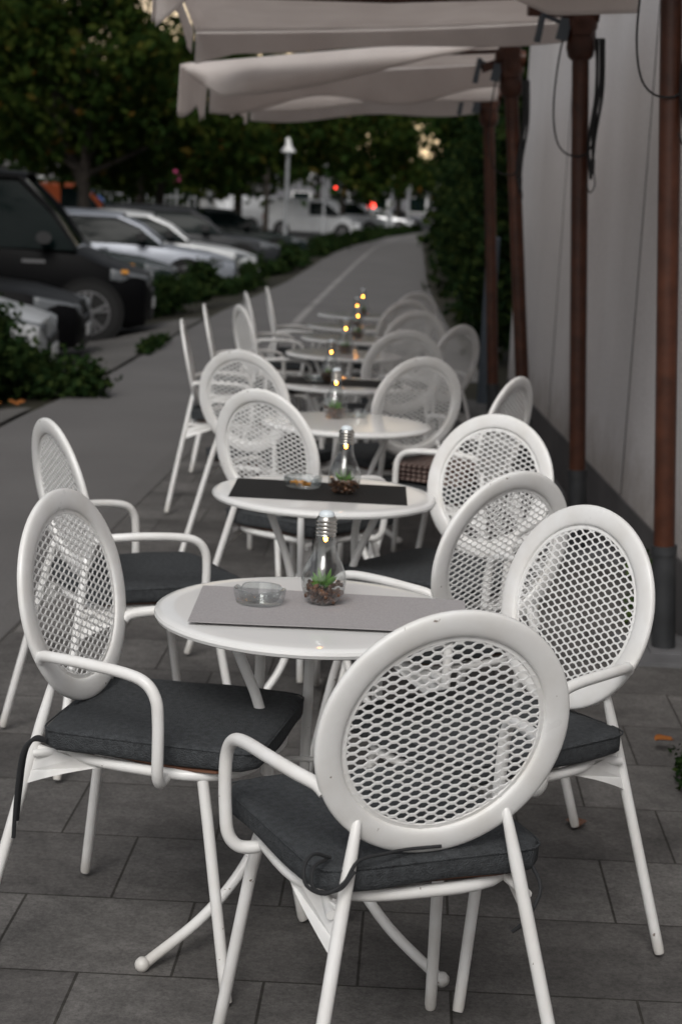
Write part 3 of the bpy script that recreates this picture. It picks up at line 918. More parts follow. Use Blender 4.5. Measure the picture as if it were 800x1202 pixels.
# folded striped blanket on the round-backed chair's seat
mb = MB()
for k in range(4):
    cushion_mesh(mb, .19 - .004 * (k % 2), .17 - .006 * ((k + 1) % 2), .05, [(.012, 0), (.002, .003), (0, .008), (.003, .013), (.012, .0155), (.08, .0165)], k * .0172)
def stripe_mat():
    m = bpy.data.materials.new('striped_wool'); m.use_nodes = True; nt = m.node_tree; b = nt.nodes['Principled BSDF']; L = nt.links
    tc = nt.nodes.new('ShaderNodeTexCoord'); wv = nt.nodes.new('ShaderNodeTexWave'); wv.wave_type = 'BANDS'; wv.bands_direction = 'Y'; wv.inputs['Scale'].default_value = 14; wv.inputs['Distortion'].default_value = .4
    L.new(tc.outputs['Object'], wv.inputs['Vector']); r = nt.nodes.new('ShaderNodeValToRGB')
    r.color_ramp.elements[0].color = (.05, .022, .018, 1); r.color_ramp.elements[1].color = (.22, .17, .15, 1); r.color_ramp.elements[0].position = .4; r.color_ramp.elements[1].position = .6
    L.new(wv.outputs['Fac'], r.inputs['Fac']); L.new(r.outputs['Color'], b.inputs['Base Color']); b.inputs['Roughness'].default_value = .95
    return m
o = mb.build('folded_blanket', stripe_mat(), ang=0); o.location = (.41, 6.71, .541); o.rotation_euler.z = 1.08
tag(o, 'brown striped blanket folded on the seat of the chair closest to the wall', 'blanket')

# ------------------------------------------------------------------ parasols along the wall
def parasol(bx, by, tx, tz, canopy, label, arm=None, cords=1, crank=False, sleeve=.41):
    """pole from (bx,by,0) leaning to (tx,by,tz); canopy: corner heights and valances in world coordinates"""
    root = empty('wall_parasol', (bx, by, 0)); tag(root, label, 'parasol', 'cream half parasols along the wall')
    def W(p): return (p[0] - bx, p[1] - by, p[2])
    mb = MB(); mb.box((.02, 0, .014), (.36, .42, .016)); mb.box((.02, 0, .026), (.16, .16, .010))
    mb.build('base_plate', M['iron_plate'], root, smooth=False)
    dirv = Vector((tx - bx, 0, tz)).normalized()
    mb = MB(); mb.tube([Vector((0, 0, .03)), dirv * sleeve], .044, 16); mb.tube([dirv * (sleeve - .03), dirv * (sleeve + .004)], .048, 16)
    mb.build('pole_sleeve', M['steel'], root)
    mb = MB(); mb.tube([dirv * (sleeve - .02), dirv * (tz / dirv.z)], .039, 18)
    mb.build('pole', M['wood'], root)
    kz = tz - .13
    mb = MB()
    kp = dirv * (kz / dirv.z)
    mb.tube([kp - dirv * .155, kp - dirv * .14, kp - dirv * .10, kp - dirv * .04, kp - dirv * .02, kp + dirv * .02, kp + dirv * .04, kp + dirv * .12], [.043, .058, .066, .060, .074, .078, .070, .062], 16)
    mb.tube([kp + Vector((-.09, -.02, .055)), kp + Vector((.075, -.02, .055))], .046, 14)
    mb.box(kp + Vector((0, -.045, .03)), (.085, .05, .16))
    mb.build('hub', M['wood'], root)
    if arm:
        mb = MB()
        a0 = kp + Vector((-.02, 0, .05)); a1 = Vector(W(arm))
        dd = (a1 - a0)
        m3 = dd.normalized().to_track_quat('X', 'Z').to_matrix()
        mb.box((a0 + a1) / 2, (dd.length, .036, .046), m3)
        mb.build('arm', M['wood'], root, smooth=False)
    if canopy:
        NL, NR, FL, FR, vn, vf, vl, sag = canopy
        NL, NR, FL, FR = [Vector(W(p)) for p in (NL, NR, FL, FR)]
        def roof(u, v):
            a = NL.lerp(NR, u); b = FL.lerp(FR, u); q = a.lerp(b, v)
            s_ = sag * (4 * u * (1 - u)) * (.35 + .65 * 4 * v * (1 - v))
            ridge = .05 * (1 - abs(2 * v - 1)) * (1 - .5 * u)
            wr = .006 * math.sin(u * 21 + v * 7) * math.sin(v * PI)
            return (q.x, q.y, q.z - s_ + ridge + wr)
        mb = MB(); mb.grid(lambda u, v: roof(u, 1 - v), 28, 16, .003)
        mb.build('canopy', M['canvas'], root, ang=0)
        def val(edge, drop, n, out, seed, nm='valance'):
            mb = MB()
            def f(u, v):
                q = Vector(edge(u)); dv, bulge = drop(u)
                return (q.x + out[0] * (.012 + bulge * (math.sin(v * PI) if bulge < .08 else math.sin(v * PI * .62)) + .035 * v * math.sin(u * n + seed) * dv * 2),
                        q.y + out[1] * (.012 + bulge * (math.sin(v * PI) if bulge < .08 else math.sin(v * PI * .62)) + .035 * v * math.sin(u * n + seed) * dv * 2), q.z + .004 - dv * (v if bulge < .08 else v ** 1.25))
            mb.grid(f, 48, 10, .0025)
            mb.build(nm, M['canvas'], root, ang=0)
        if vn: val(lambda u: roof(u, 0), vn, 13, (0, -1), .3)
        if vf: val(lambda u: roof(u, 1), vf, 11, (0, 1), 1.0)
        if vl: val(lambda u: roof(0, u), vl, 8, (-1, 0), .5)
        # ribs under the cloth
        for v in (.5,):
            a, b = Vector(roof(.01, v)) - Vector((0, 0, .022)), Vector(roof(.99, v)) - Vector((0, 0, .022))
            mid = Vector(roof(.5, v)) - Vector((0, 0, .024))
            mb = MB(); mb.tube([a, mid, b], .011, 8); mb.build('rib', M['wood'], root)
    for c in range(cords):
        mb = MB()
        k0 = kp + Vector((-.07 + .02 * c, -.03, -.01))
        mb.tube(spline([k0, k0 + Vector((-.025, -.012, -.18)), k0 + Vector((-.03, -.015, -.38)), k0 + Vector((.0, -.02, -.52)), k0 + Vector((.07, -.02, -.57)), k0 + Vector((.15, -.01, -.53)), k0 + Vector((.165, .01, -.30)), k0 + Vector((.13, .03, .02))], 6), .0040, 6)
        # hanging hank
        h0 = kp + Vector((.088, -.055, -.06))
        for e in range(6):
            dx = .016 * math.sin(e * 2.1); l_ = .52 + .05 * (e % 3)
            mb.tube(spline([h0 + Vector((dx, .004 * e, 0)), h0 + Vector((dx + .012, .004 * e, -l_ * .4)), h0 + Vector((dx - .006, .004 * e, -l_ * .75)), h0 + Vector((.004, .004 * e, -l_))], 5), .0065, 6)
        mb.tube([h0 + Vector((.004, 0, -.53)), h0 + Vector((.004, 0, -.60))], [.010, .012], 8)
        mb.tube(spline([h0 + Vector((.004, 0, -.56)), h0 + Vector((.02, -.01, -.64)), h0 + Vector((.0, -.01, -.68)), h0 + Vector((-.02, -.01, -.64))], 5), .003, 6)
        mb.build('cord', M['cord'], root)
    if crank:
        mb = MB()
        c0 = kp + Vector((-.055, -.03, .03))
        mb.box(c0 + Vector((-.02, 0, -.04)), (.05, .04, .13), Matrix.Rotation(.2, 3, 'Y'))
        mb.tube([c0 + Vector((-.035, 0, -.03)), c0 + Vector((-.12, -.01, .0))], .010, 8)
        mb.tube([c0 + Vector((-.12, -.01, .015)), c0 + Vector((-.14, -.01, -.12))], [.014, .016], 10)
        mb.build('crank', M['crank'], root, ang=30)
    return root
def scal(base, amp, k, ph=0.0, bulge=0.0, left=0.0):
    return lambda u: (base + amp * abs(math.sin(u * PI * k + ph)) + left * max(0, 1 - u * 7) ** 1.5, bulge)
# nearest parasol: its unseen cloth above the frame is added to shade the tables behind
parasol(1.22, 6.204, 1.03, 2.72, ((-.85, 5.3, 2.70), (1.06, 5.3, 2.80), (-.85, 6.95, 2.70), (1.06, 6.95, 2.80), scal(.10, .03, 5), scal(.08, .03, 5), scal(.10, .03, 5), .02),
        'parasol whose brown pole stands nearest, at the right edge, a black cord looped on it', arm=(.6, 6.2, 2.66))
parasol(1.125, 7.992, .955, 2.56, ((-.83, 7.05, 2.50), (1.07, 7.05, 2.59), (-.85, 8.9, 2.395), (1.0, 8.9, 2.535), lambda u: (.05 + .215 * max(0, 1 - u * 9) ** .8 + .16 * min(1, max(0, (u - .62) / .2)), .0), lambda u: (.10 + .012 * math.sin(u * 9) + .06 * max(0, 1 - u * 9), .0), lambda u: (.24 - .13 * u if u < .12 or u > .86 else .11, .0), .035),
        'parasol with its cream cloth spread across the top of the view', arm=(.72, 7.95, 2.475), crank=True)
parasol(1.07, 9.893, .805, 2.50, ((-.945, 9.25, 2.255), (.86, 9.25, 2.49), (-.93, 10.75, 2.29), (.86, 10.75, 2.47), lambda u: ((.165 + .045 * math.sin(min(1, u * 1.4) * PI)) * (1 - u ** 1.8) * min(1, .12 + u * 7.5) + .012, .22 * min(1, u * 5) * (1 - u ** 3)), lambda u: (.185 + .04 * math.sin(u * 11 + .6), .0), lambda u: (.29 - .05 * (1 - abs(math.sin(u * PI * 2 + .2))), .0), -.01),
        'parasol with a pale sagging valance facing the viewer below the top cloth', arm=(.66, 9.85, 2.36), crank=True)
parasol(1.03, 11.794, .835, 2.42, ((-.80, 10.95, 2.24), (.84, 10.95, 2.40), (-.80, 12.7, 2.26), (.84, 12.7, 2.40), lambda u: (.13 + .02 * math.sin(u * 8), .0), lambda u: (.13 + .02 * math.sin(u * 9), .0), scal(.15, .03, 3), .02),
        'farthest parasol, its thin dark pole in front of the dark hedge', arm=(.50, 11.75, 2.395), cords=0, crank=True)

# ------------------------------------------------------------------ cars
PAINT = {}
def paint(name, col, rough=.28, metal=0.0):
    if name not in PAINT:
        PAINT[name] = mat(name, col, rough, metal=metal, spec=.2, coat=.0, noise=(3, .06))
    return PAINT[name]

def car(name, nose, yaw, spec, pm, label, cat='car', z0=-.2, rack=False, extras=None):
    """nose: ground point below the front bumper; the car faces +x turned by yaw; local x runs back from the nose as negative"""
    S = dict(L=4.4, W=1.76, H=1.45, hood=.80, nose_h=.62, belt=.92, cowl=1.25, wst=2.05, roof_end=3.4, rear_belt=4.2, tail_h=.95, wheel=.32, fo=.88, ro=.78, box=False)
    S.update(spec)
    root = empty(name, (nose[0], nose[1], z0), yaw); tag(root, label, cat, 'cars parked side by side along the path')
    L, Wd = S['L'], S['W']; hw = Wd / 2
    # body shell: cross sections along its length
    st = [(0.00, .30, S['nose_h'] * .80, .70), (-.05, .22, S['nose_h'], .83), (-.22, .18, S['nose_h'] + .06, .93), (-.55, .18, (S['nose_h'] + S['hood']) / 2 + .06, .985), (-S['cowl'] + .05, .18, S['hood'] + .06, 1.0),
          (-S['wst'], .18, S['belt'], 1.0), (-L * .55, .18, S['belt'] + .01, 1.0), (-L * .75, .18, S['belt'] + .02, 1.0), (-S['rear_belt'], .18, S['tail_h'] + .02, .985), (-L + .10, .24, S['tail_h'] - .03, .93), (-L, .34, S['tail_h'] - .12, .84)]
    vs = []; fs = []; K = 14
    for x, zb, zt, k in st:
        w_ = hw * k; h_ = zt - zb
        half = [(w_ * .86, zb), (w_ * .965, zb + h_ * .10), (w_ * .992, zb + h_ * .32), (w_, zb + h_ * .55), (w_ * .985, zb + h_ * .78), (w_ * .93, zb + h_ * .93), (w_ * .74, zt - .004)]
        sec = half + [(-a, b) for a, b in reversed(half)]
        for a, b in sec: vs.append((x, a, b))
    for i in range(len(st) - 1):
        for j in range(K):
            e = (j + 1) % K
            fs.append((i * K + j, (i + 1) * K + j, (i + 1) * K + e, i * K + e))
    fs.append(tuple(range(K))); fs.append(tuple(reversed(range((len(st) - 1) * K, len(st) * K))))
    mb = MB(); mb.add(vs, fs); mb.build('body', pm, root, ang=38)
    # cabin
    b, H = S['belt'] - .02, S['H']
    rb = S['rear_belt']
    secs = [(-S['cowl'], b - .05 if not S['box'] else b - .05, .84), (-(S['cowl'] + S['wst']) / 2, (b + H) / 2 + .03, .80), (-S['wst'], H - .04, .72), (-(S['wst'] + S['roof_end']) / 2, H, .735), (-S['roof_end'], H - .03, .71), (-(S['roof_end'] + rb) / 2, (H + b) / 2 + .06, .77), (-rb, b, .82)]
    def cab(scale, lift):
        vs = []; fs = []
        for x, zt, kt in secs:
            kb = .94
            zz = max(zt, b + .02)
            tw = hw * (kb + (kt - kb) * min(1, (zz - b) / (H - b)))
            half = [(hw * kb * scale, b - .03), (hw * kb * scale * .5 + tw * scale * .5, (b + zz) / 2), (tw * scale, zz - .05 * min(1, (zz - b) / .3)), (tw * .80 * scale, zz + lift)]
            for p_ in half + [(-a_, z_) for a_, z_ in reversed(half)]: vs.append((x, p_[0], p_[1]))
        for i in range(len(secs) - 1):
            for j in range(8):
                e = (j + 1) % 8
                fs.append((i * 8 + j, (i + 1) * 8 + j, (i + 1) * 8 + e, i * 8 + e))
        fs.append(tuple(range(8))); fs.append(tuple(reversed(range(6 * 8, 7 * 8))))
        return vs, fs
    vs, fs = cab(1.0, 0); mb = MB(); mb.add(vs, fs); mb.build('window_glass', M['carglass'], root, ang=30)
    # roof panel and pillars standing proud of the glass
    mb = MB()
    ra, rb2 = -S['wst'] + .05, -S['roof_end'] - .03
    def rf(u, v):
        x = ra + (rb2 - ra) * u; y_ = (v * 2 - 1) * hw * .735
        crown = .035 * (1 - (v * 2 - 1) ** 2)
        zz = H - .045 + .04 * math.sin(PI * u) + crown - (.05 if abs(v * 2 - 1) > .97 else 0)
        return (x, y_, zz + .012)
    mb.grid(rf, 10, 12, .02); mb.build('roof', pm, root, ang=35)
    for s_ in (-1, 1):
        mb = MB()
        A = [(-S['cowl'] - .02, s_ * hw * .90, b - .02), (-(S['cowl'] + S['wst']) / 2, s_ * hw * .825, (b + H) / 2 + .02), (-S['wst'] - .02, s_ * hw * .745, H - .055)]
        mb.tube(A, [.045, .036, .034], 8)
        Cc = [(-rb + .02, s_ * hw * .90, b), (-(S['roof_end'] + rb) / 2, s_ * hw * .83, (b + H) / 2 + .03), (-S['roof_end'] + .02, s_ * hw * .745, H - .055)]
        mb.tube(Cc, [.10, .07, .045], 8)
        mb.tube([(-S['wst'] + .0, s_ * hw * .745, H - .05), (-S['roof_end'], s_ * hw * .735, H - .05)], .03, 8)
        xm = -(S['wst'] + S['roof_end']) / 2 - .05
        mb.tube([(xm + .03, s_ * hw * .935, b), (xm, s_ * hw * .75, H - .05)], .038, 8)
        mb.build('pillars', pm, root, ang=45)
    if S['box']:      # closed panel sides of a delivery van
        mb = MB()
        x0, x1 = -(S['wst'] + .75), -S['roof_end'] - .02
        for s_ in (-1, 1):
            mb.add([(x0, s_ * hw * .965, b - .04), (x1 - .25, s_ * hw * .965, b - .04), (x1 - .02, s_ * hw * .77, H - .03), (x0, s_ * hw * .77, H - .03),
                    (x0, s_ * hw * .90, b - .04), (x1 - .25, s_ * hw * .90, b - .04), (x1 - .02, s_ * hw * .70, H - .03), (x0, s_ * hw * .70, H - .03)],
                   [(0, 1, 2, 3), (7, 6, 5, 4), (0, 4, 5, 1), (1, 5, 6, 2), (2, 6, 7, 3), (3, 7, 4, 0)])
        mb.box((x1 - .13, 0, (b + H) / 2 - .06), (.10, hw * 1.66, H - b - .10), Matrix.Rotation(.22, 3, 'Y'))
        mb.build('side_panels', pm, root, smooth=False)
    # wheels
    rw = S['wheel']
    wp = [-S['fo'], -L + S['ro']]
    for x in wp:
        for s_ in (-1, 1):
            yy = s_ * (hw - .095)
            mb = MB(); n = 28
            def disc(r_, y0, y1, mb_):
                vv = []; ff = []
                for y_ in (y0, y1):
                    for k in range(n):
                        a = 2 * PI * k / n; vv.append((x + r_ * math.cos(a), y_, rw + r_ * math.sin(a)))
                for k in range(n):
                    ff.append((k, (k + 1) % n, n + (k + 1) % n, n + k))
                ff.append(tuple(range(n))); ff.append(tuple(reversed(range(n, 2 * n)))); mb_.add(vv, ff)
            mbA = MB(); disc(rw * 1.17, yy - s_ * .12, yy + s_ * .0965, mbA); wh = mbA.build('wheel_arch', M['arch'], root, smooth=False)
            disc(rw, yy - s_ * .10, yy + s_ * .108, mb); disc(rw * .9, yy - s_ * .1, yy + s_ * .118, mb)
            ty = mb.build('wheel', M['tyre'], root, smooth=False)
            mb = MB(); disc(rw * .20, yy, yy + s_ * .130, mb)
            for k in range(5):
                a = 2 * PI * k / 5 + .3
                for e in (-.16, .16):
                    c1, c2 = (x + rw * .14 * math.cos(a), rw + rw * .14 * math.sin(a)), (x + rw * .68 * math.cos(a + e), rw + rw * .68 * math.sin(a + e))
                    mb.tube([(c1[0], yy + s_ * .122, c1[1]), (c2[0], yy + s_ * .120, c2[1])], rw * .055, 6)
            pts = [(x + rw * .70 * math.cos(2 * PI * k / 30), yy + s_ * .117, rw + rw * .70 * math.sin(2 * PI * k / 30)) for k in range(30)]
            mb.tube(pts, rw * .035, 6, closed=True)
            mb.build('rim', M['rim'], ty)
    # lamps, grille, mirrors, plates
    for s_ in (-1, 1):
        mb = MB()
        z1 = S['nose_h'] + .005
        def hl(u, v):
            x = -.035 - .42 * u ** 1.2; y_ = s_ * (hw * (.58 + .40 * (u ** .55)) + .012 * u)
            return (x + .035 * (1 - u) + .005, y_, z1 - .015 - .13 * v + .09 * u)
        if s_ > 0: mb.grid(lambda u, v: hl(u, 1 - v), 8, 3, .02)
        else: mb.grid(hl, 8, 3, .02)
        hd = mb.build('headlight', M['lampglass'], root, ang=0)
        if S.get('amber'):
            mb = MB(); q = hl(.75, .2); mb.box((q[0] + .03, q[1] + s_ * .012, q[2] + .02), (.08, .03, .04)); mb.build('indicator', M['amber'], hd, smooth=False)
        mb = MB(); mb.box((-L + .02, s_ * hw * .72, S['tail_h'] - .17), (.10, .26, .18)); mb.build('tail_light', M['taillamp'], root, smooth=False)
        mb = MB()
        mb.tube([(-S['cowl'] - .38, s_ * hw * .92, b + .04), (-S['cowl'] - .36, s_ * (hw + .07), b + .07)], .02, 6)
        mb.tube([(-S['cowl'] - .36, s_ * (hw + .04), b + .10), (-S['cowl'] - .36, s_ * (hw + .20), b + .11)], [.06, .075], 10, flat=1.25)
        mb.build('mirror', M['blacktrim'], root)
    mb = MB(); mb.box((.0, 0, S['nose_h'] * .70), (.05, hw * .95, .12)); mb.box((.0, 0, S['nose_h'] * .42), (.05, hw * 1.1, .13)); mb.build('grille', M['blacktrim'], root, smooth=False)
    mb = MB(); mb.box((.035, 0, S['nose_h'] * .57), (.02, .50, .11)); mb.build('number_plate', M['lamp_white'], root, smooth=False)
    mb = MB()
    for s_ in (-1, 1):
        mb.box((-L * .50, s_ * (hw + .004), S['belt'] - .14), (.16, .025, .035)); mb.box((-L * .70, s_ * (hw + .004), S['belt'] - .14), (.16, .025, .035))
    mb.build('door_handles', pm, root, smooth=False)
    if rack:
        mb = MB()
        for xx in (-S['wst'] - .35, -S['roof_end'] + .5):
            mb.box((xx, 0, H + .06), (.06, Wd * .74, .04))
        mb.box((-(S['wst'] + S['roof_end']) / 2 - .1, -.2, H + .17), (1.7, .75, .16))
        mb.build('roof_rack', M['blacktrim'], root, smooth=False)
    if extras == 'badge':
        mb = MB()
        for k in range(9):
            mb.box((-1.40 + k * .030 - .06, -hw - .006, .93), (.018, .012, .034))
        mb.build('badge', M['rim'], root, smooth=False)
    return root
SEDAN = dict(L=4.5, W=1.78, H=1.36, hood=.80, nose_h=.64, belt=.92, cowl=1.35, wst=2.1, roof_end=3.35, rear_belt=4.15, tail_h=.98)
WAGON = dict(L=4.6, W=1.80, H=1.38, hood=.82, nose_h=.66, belt=.93, cowl=1.3, wst=2.05, roof_end=4.0, rear_belt=4.5, tail_h=.95)
SUV = dict(L=4.5, W=1.83, H=1.45, hood=.90, nose_h=.74, belt=.98, cowl=1.3, wst=1.95, roof_end=3.8, rear_belt=4.35, tail_h=1.05, wheel=.36)
MPV = dict(L=4.9, W=1.90, H=1.93, hood=1.02, nose_h=.80, belt=1.12, cowl=.85, wst=1.52, roof_end=4.65, rear_belt=4.86, tail_h=1.10, wheel=.355, fo=.70, ro=.95, amber=True)
VAN = dict(L=4.7, W=1.88, H=1.74, hood=1.00, nose_h=.78, belt=1.08, cowl=.95, wst=1.75, roof_end=4.45, rear_belt=4.66, tail_h=1.05, wheel=.33, fo=.88, ro=.9, box=True)
silver = paint('silver_paint', (.55, .56, .57), .30, .35); black = mat('black_paint', (.003, .003, .0035), .42, spec=.08); dgreen = paint('dark_green_paint', (.012, .020, .018), .25)
blue_s = paint('blue_silver_paint', (.34, .36, .40), .28, .35); white_v = paint('van_white_paint', (.62, .63, .64), .4); anth = paint('anthracite_paint', (.03, .032, .035), .28)
light = paint('light_silver_paint', (.62, .63, .63), .28, .3); orange = paint('orange_paint', (.48, .10, .03), .4)
YW = R(5)
car('parked_car', (-2.65, 15.3), YW, SEDAN, silver, 'silver car whose nose pokes out above the nearest left hedge')
car('parked_car', (-2.75, 17.9), YW, SEDAN, black, 'black low car squeezed between the silver nose and the black van')
car('parked_van', (-2.46, 21.2), YW, MPV, black, 'tall black people carrier with a roof box and alloy wheels', 'van', rack=True, extras='badge')
car('parked_car', (-2.75, 26.9), YW, SEDAN, dgreen, 'dark green car behind the black people carrier, pale roof edge')
car('parked_car', (-2.08, 30.9), YW, WAGON, blue_s, 'blue-silver estate car beyond the clipped shrub, wheel arch showing')
car('parked_car', (-1.90, 34.2), YW, SEDAN, light, 'pale silver car with its hood just past the blue-silver estate')
car('parked_car', (-1.66, 38.6), YW, SUV, anth, 'dark grey off-roader with a bright windscreen pillar')
car('parked_car', (-1.35, 49.0), YW, SEDAN, dgreen, 'low dark green car in front of the white vans')
car('parked_van', (-3.2, 98.0), R(2), VAN, white_v, 'leftmost white panel van, partly behind the thin trunks', 'van')
car('parked_van', (-1.65, 91.0), R(1), VAN, white_v, 'white panel van beside the grey lamp post', 'van')
car('parked_van', (.25, 84.5), R(0), VAN, white_v, 'white panel van with its front wheel clear of the hedge', 'van')
car('parked_van', (1.75, 103.0), R(-4), VAN, white_v, 'farthest white van, right below the large red light', 'van')
car('parked_car', (3.9, 116.0), R(-8), SEDAN, silver, 'small silver car far off, near the bend of the path')
car('parked_car', (5.4, 128.0), R(-10), SEDAN, blue_s, 'last small car at the bend, beside the dark hedge')
car('parked_car', (-6.9, 58.0), YW, dict(SEDAN, H=1.86, roof_end=3.7, box=True), orange, 'rounded orange car far off beyond the parked row')
car('parked_van', (-9.5, 74.0), YW, VAN, paint('sign_blue_paint', (.05, .12, .38), .4), 'blue van far off behind the orange car', 'van')

# ------------------------------------------------------------------ hedges, verge plants
hedge('low_hedge', [(-4.4, 12.6), (-3.2, 12.9), (-2.75, 13.3), (-2.40, 13.6)], 1.25, .84, 'low dark spreading hedge at the left edge, before the silver car', n=26000, size=.034, seed=3, z0=-.10)
hedge('clipped_shrub', [(-2.75, 23.6), (-2.45, 25.2)], 1.1, .76, 'bushy green shrub beside the nose of the black people carrier', 'shrub', n=9500, size=.045, seed=5, m='leaf_hedge', z0=-.12)
hedge('low_hedge', [(-2.2, 29.2), (-1.95, 33.0)], .8, .48, 'grassy low growth along the path below the pale silver car', n=4500, size=.045, seed=6, z0=-.1)
hedge('low_hedge', [(-1.75, 37.0), (-1.45, 45.0)], 1.0, .58, 'dark hedge along the path below the grey off-roader', n=6500, size=.06, seed=7, z0=-.1)
hedge('low_hedge', [(-1.3, 50.0), (-.6, 62.0)], 1.0, .55, 'hedge along the path in front of the leftmost white van', n=6500, size=.07, seed=8, z0=-.1)
hedge('low_hedge', [(-.3, 66.0), (.9, 80.0)], 1.0, .52, 'hedge along the path in front of the van with the clear wheel', n=6000, size=.08, seed=9, z0=-.1)
hedge('low_hedge', [(1.2, 83.0), (3.4, 102.0)], 1.0, .55, 'farthest low hedge, following the bend of the path', n=6000, size=.09, seed=10, z0=-.1)
# tall dark growth on the right of the path
rows = [([(1.85, 14.8), (1.90, 19)], 1.0, 3.3, 'tall dark ivy-covered hedge starting at the end of the white wall', 21),
        ([(2.15, 20), (2.3, 28)], 1.3, 3.4, 'middle stretch of tall dark hedge right of the path', 22),
        ([(2.55, 29), (3.0, 44)], 1.5, 3.2, 'tall hedge right of the path where the asphalt narrows', 23),
        ([(3.4, 46), (4.5, 74)], 1.7, 3.4, 'farthest tall hedge right of the path, at the bend', 24)]
for pts, wd, hg, lb, sd in rows:
    hedge('tall_hedge', pts, wd, hg, lb, m='leaf_ivy', n=26000 if sd < 23 else 15000, size=.055 if sd < 23 else .11, seed=sd, z0=0, ragged=.2)
# weeds, fallen leaves
hedge('weed_clump', [(1.02, 4.4), (1.07, 4.95)], .12, .07, 'small weeds in a paving gap at the foot of the wall', 'weeds', m='leaf_hedge', n=300, size=.011, seed=31, z0=.008)
hedge('weed_clump', [(1.20, 6.55), (1.22, 6.8)], .10, .30, 'green weed sprouting behind the nearest parasol pole', 'weeds', m='leaf_weed', n=260, size=.018, seed=32, z0=.008)
hedge('grass_tuft', [(-2.05, 17.0), (-2.0, 18.6)], .22, .12, 'dry grass tuft on the kerb below the black people carrier', 'grass tuft', m='leaf_hedge', n=700, size=.03, seed=33, z0=0)
for k, (x, y, z_, lb) in enumerate([(.66, 4.32, .016, 'curled brown leaf lying beside the right-hand chair leg'), (-2.55, 12.3, .03, 'red fallen leaf under the left hedge, outermost'), (-2.40, 12.45, .03, 'orange fallen leaf under the left hedge, inner one'), (1.01, 5.0, .045, 'red leaf caught among the weeds at the wall')]):
    mb = MB()
    s_ = .028 if k in (0, 3) else .06
    mb.grid(lambda u, v: ((u - .5) * s_ * 2 * math.sin(PI * (.08 + .84 * v)), (v - .5) * s_ * 2.2, s_ * .5 * (u - .5) ** 2 * 2 + .1 * s_ * math.sin(v * 5)), 6, 6, .0008)
    o = mb.build('fallen_leaf', M['leaf_red'] if k else M['plywood'], ang=0); o.location = (x, y, z_); o.rotation_euler.z = k * 1.7; tag(o, lb, 'leaf', 'fallen leaves')

# ------------------------------------------------------------------ trees
tree('street_tree', -6.35, 40.5, 6.0, 2.3, 2.9, 'forked tree behind the black people carrier', group='car park trees', n=9000, size=.13, fork=True, r0=.19, seed=11, nclump=34)
tree('street_tree', -5.4, 48.0, 5.6, 2.3, 3.0, 'straight tree behind the blue-silver estate car', group='car park trees', n=8000, size=.14, r0=.15, seed=12, nclump=32)
tree('street_tree', -3.75, 56.0, 5.9, 2.4, 2.8, 'thin-trunked tree in front of the leftmost white van', group='car park trees', n=6500, size=.15, r0=.10, seed=13, nclump=28)
tree('street_tree', -3.3, 64.0, 6.6, 2.5, 3.2, 'thin-trunked tree next to the grey lamp post', group='car park trees', n=6500, size=.16, r0=.11, seed=14, nclump=28)
tree('street_tree', -.8, 98.0, 9.0, 2.8, 4.4, 'tree beside the far red traffic light', group='car park trees', n=7000, size=.22, r0=.17, seed=15, nclump=30)
tree('street_tree', -10.5, 33.0, 8.5, 2.6, 3.6, 'tree at the left edge above the roof of the black people carrier', group='car park trees', n=9500, size=.13, r0=.18, seed=16, nclump=34)
tree('street_tree', -8.2, 24.5, 8.5, 3.5, 4.0, 'near tree whose low leaves hang into the top left corner', group='car park trees', n=9000, size=.12, r0=.19, seed=42, nclump=36)
tree('street_tree', -7.8, 14.0, 8.0, 3.6, 4.2, 'unseen tree added left of the view to shade the parked cars', group='car park trees', n=8000, size=.12, r0=.19, seed=43, nclump=34)  # out of view, added to keep the sun off the parked cars
tree('street_tree', -12.5, 52.0, 8.6, 2.3, 4.3, 'broad tree far left beyond the forked one', group='car park trees', m='leaf_b', n=8000, size=.18, r0=.2, seed=17, nclump=32)
tree('street_tree', -8.2, 66.0, 6.9, 2.3, 4.2, 'broad dark tree in the middle of the car park', group='car park trees', m='leaf_b', n=7500, size=.2, r0=.19, seed=18, nclump=32)
tree('street_tree', -5.6, 82.0, 7.2, 2.4, 4.6, 'dark tree behind the white vans', group='car park trees', m='leaf_b', n=7500, size=.22, r0=.2, seed=19, nclump=32)
tree('street_tree', -17.5, 80.0, 11, 2.4, 5.4, 'large dark tree far off behind the roof box', group='car park trees', m='leaf_b', n=7500, size=.26, r0=.24, seed=20, nclump=32)
tree('street_tree', -2.6, 116.0, 19, 2.6, 4.8, 'dark distant tree left of the far traffic light', group='car park trees', m='leaf_b', n=7500, size=.28, r0=.25, seed=25, nclump=32)
tree('street_tree', 3.0, 126.0, 13.5, 2.9, 5.6, 'distant tree above the far red lights', group='car park trees', m='leaf_a', n=10000, size=.3, r0=.25, seed=26, nclump=30)
tree('street_tree', 7.4, 84.0, 12.0, 2.6, 4.0, 'leafy tree above the far end of the tall hedge', group='path side trees', m='leaf_a', n=12000, size=.2, r0=.2, seed=27, nclump=30, z0=0)
tree('street_tree', 4.7, 62.0, 8.2, 2.6, 2.5, 'leafy tree leaning over the path beyond the tall hedge', group='path side trees', m='leaf_b', n=9000, size=.15, r0=.17, seed=44, nclump=32, z0=0)
tree('street_tree', 4.1, 40.0, 6.4, 2.2, 2.2, 'dark tree standing over the tall hedge', group='path side trees', m='leaf_b', n=8000, size=.12, r0=.16, seed=28, nclump=30, z0=0)
tree('street_tree', 3.0, 20.5, 5.0, 1.8, 1.5, 'dark tree close behind the end of the white wall', group='path side trees', m='leaf_b', n=9000, size=.075, r0=.12, seed=29, nclump=30, z0=0)

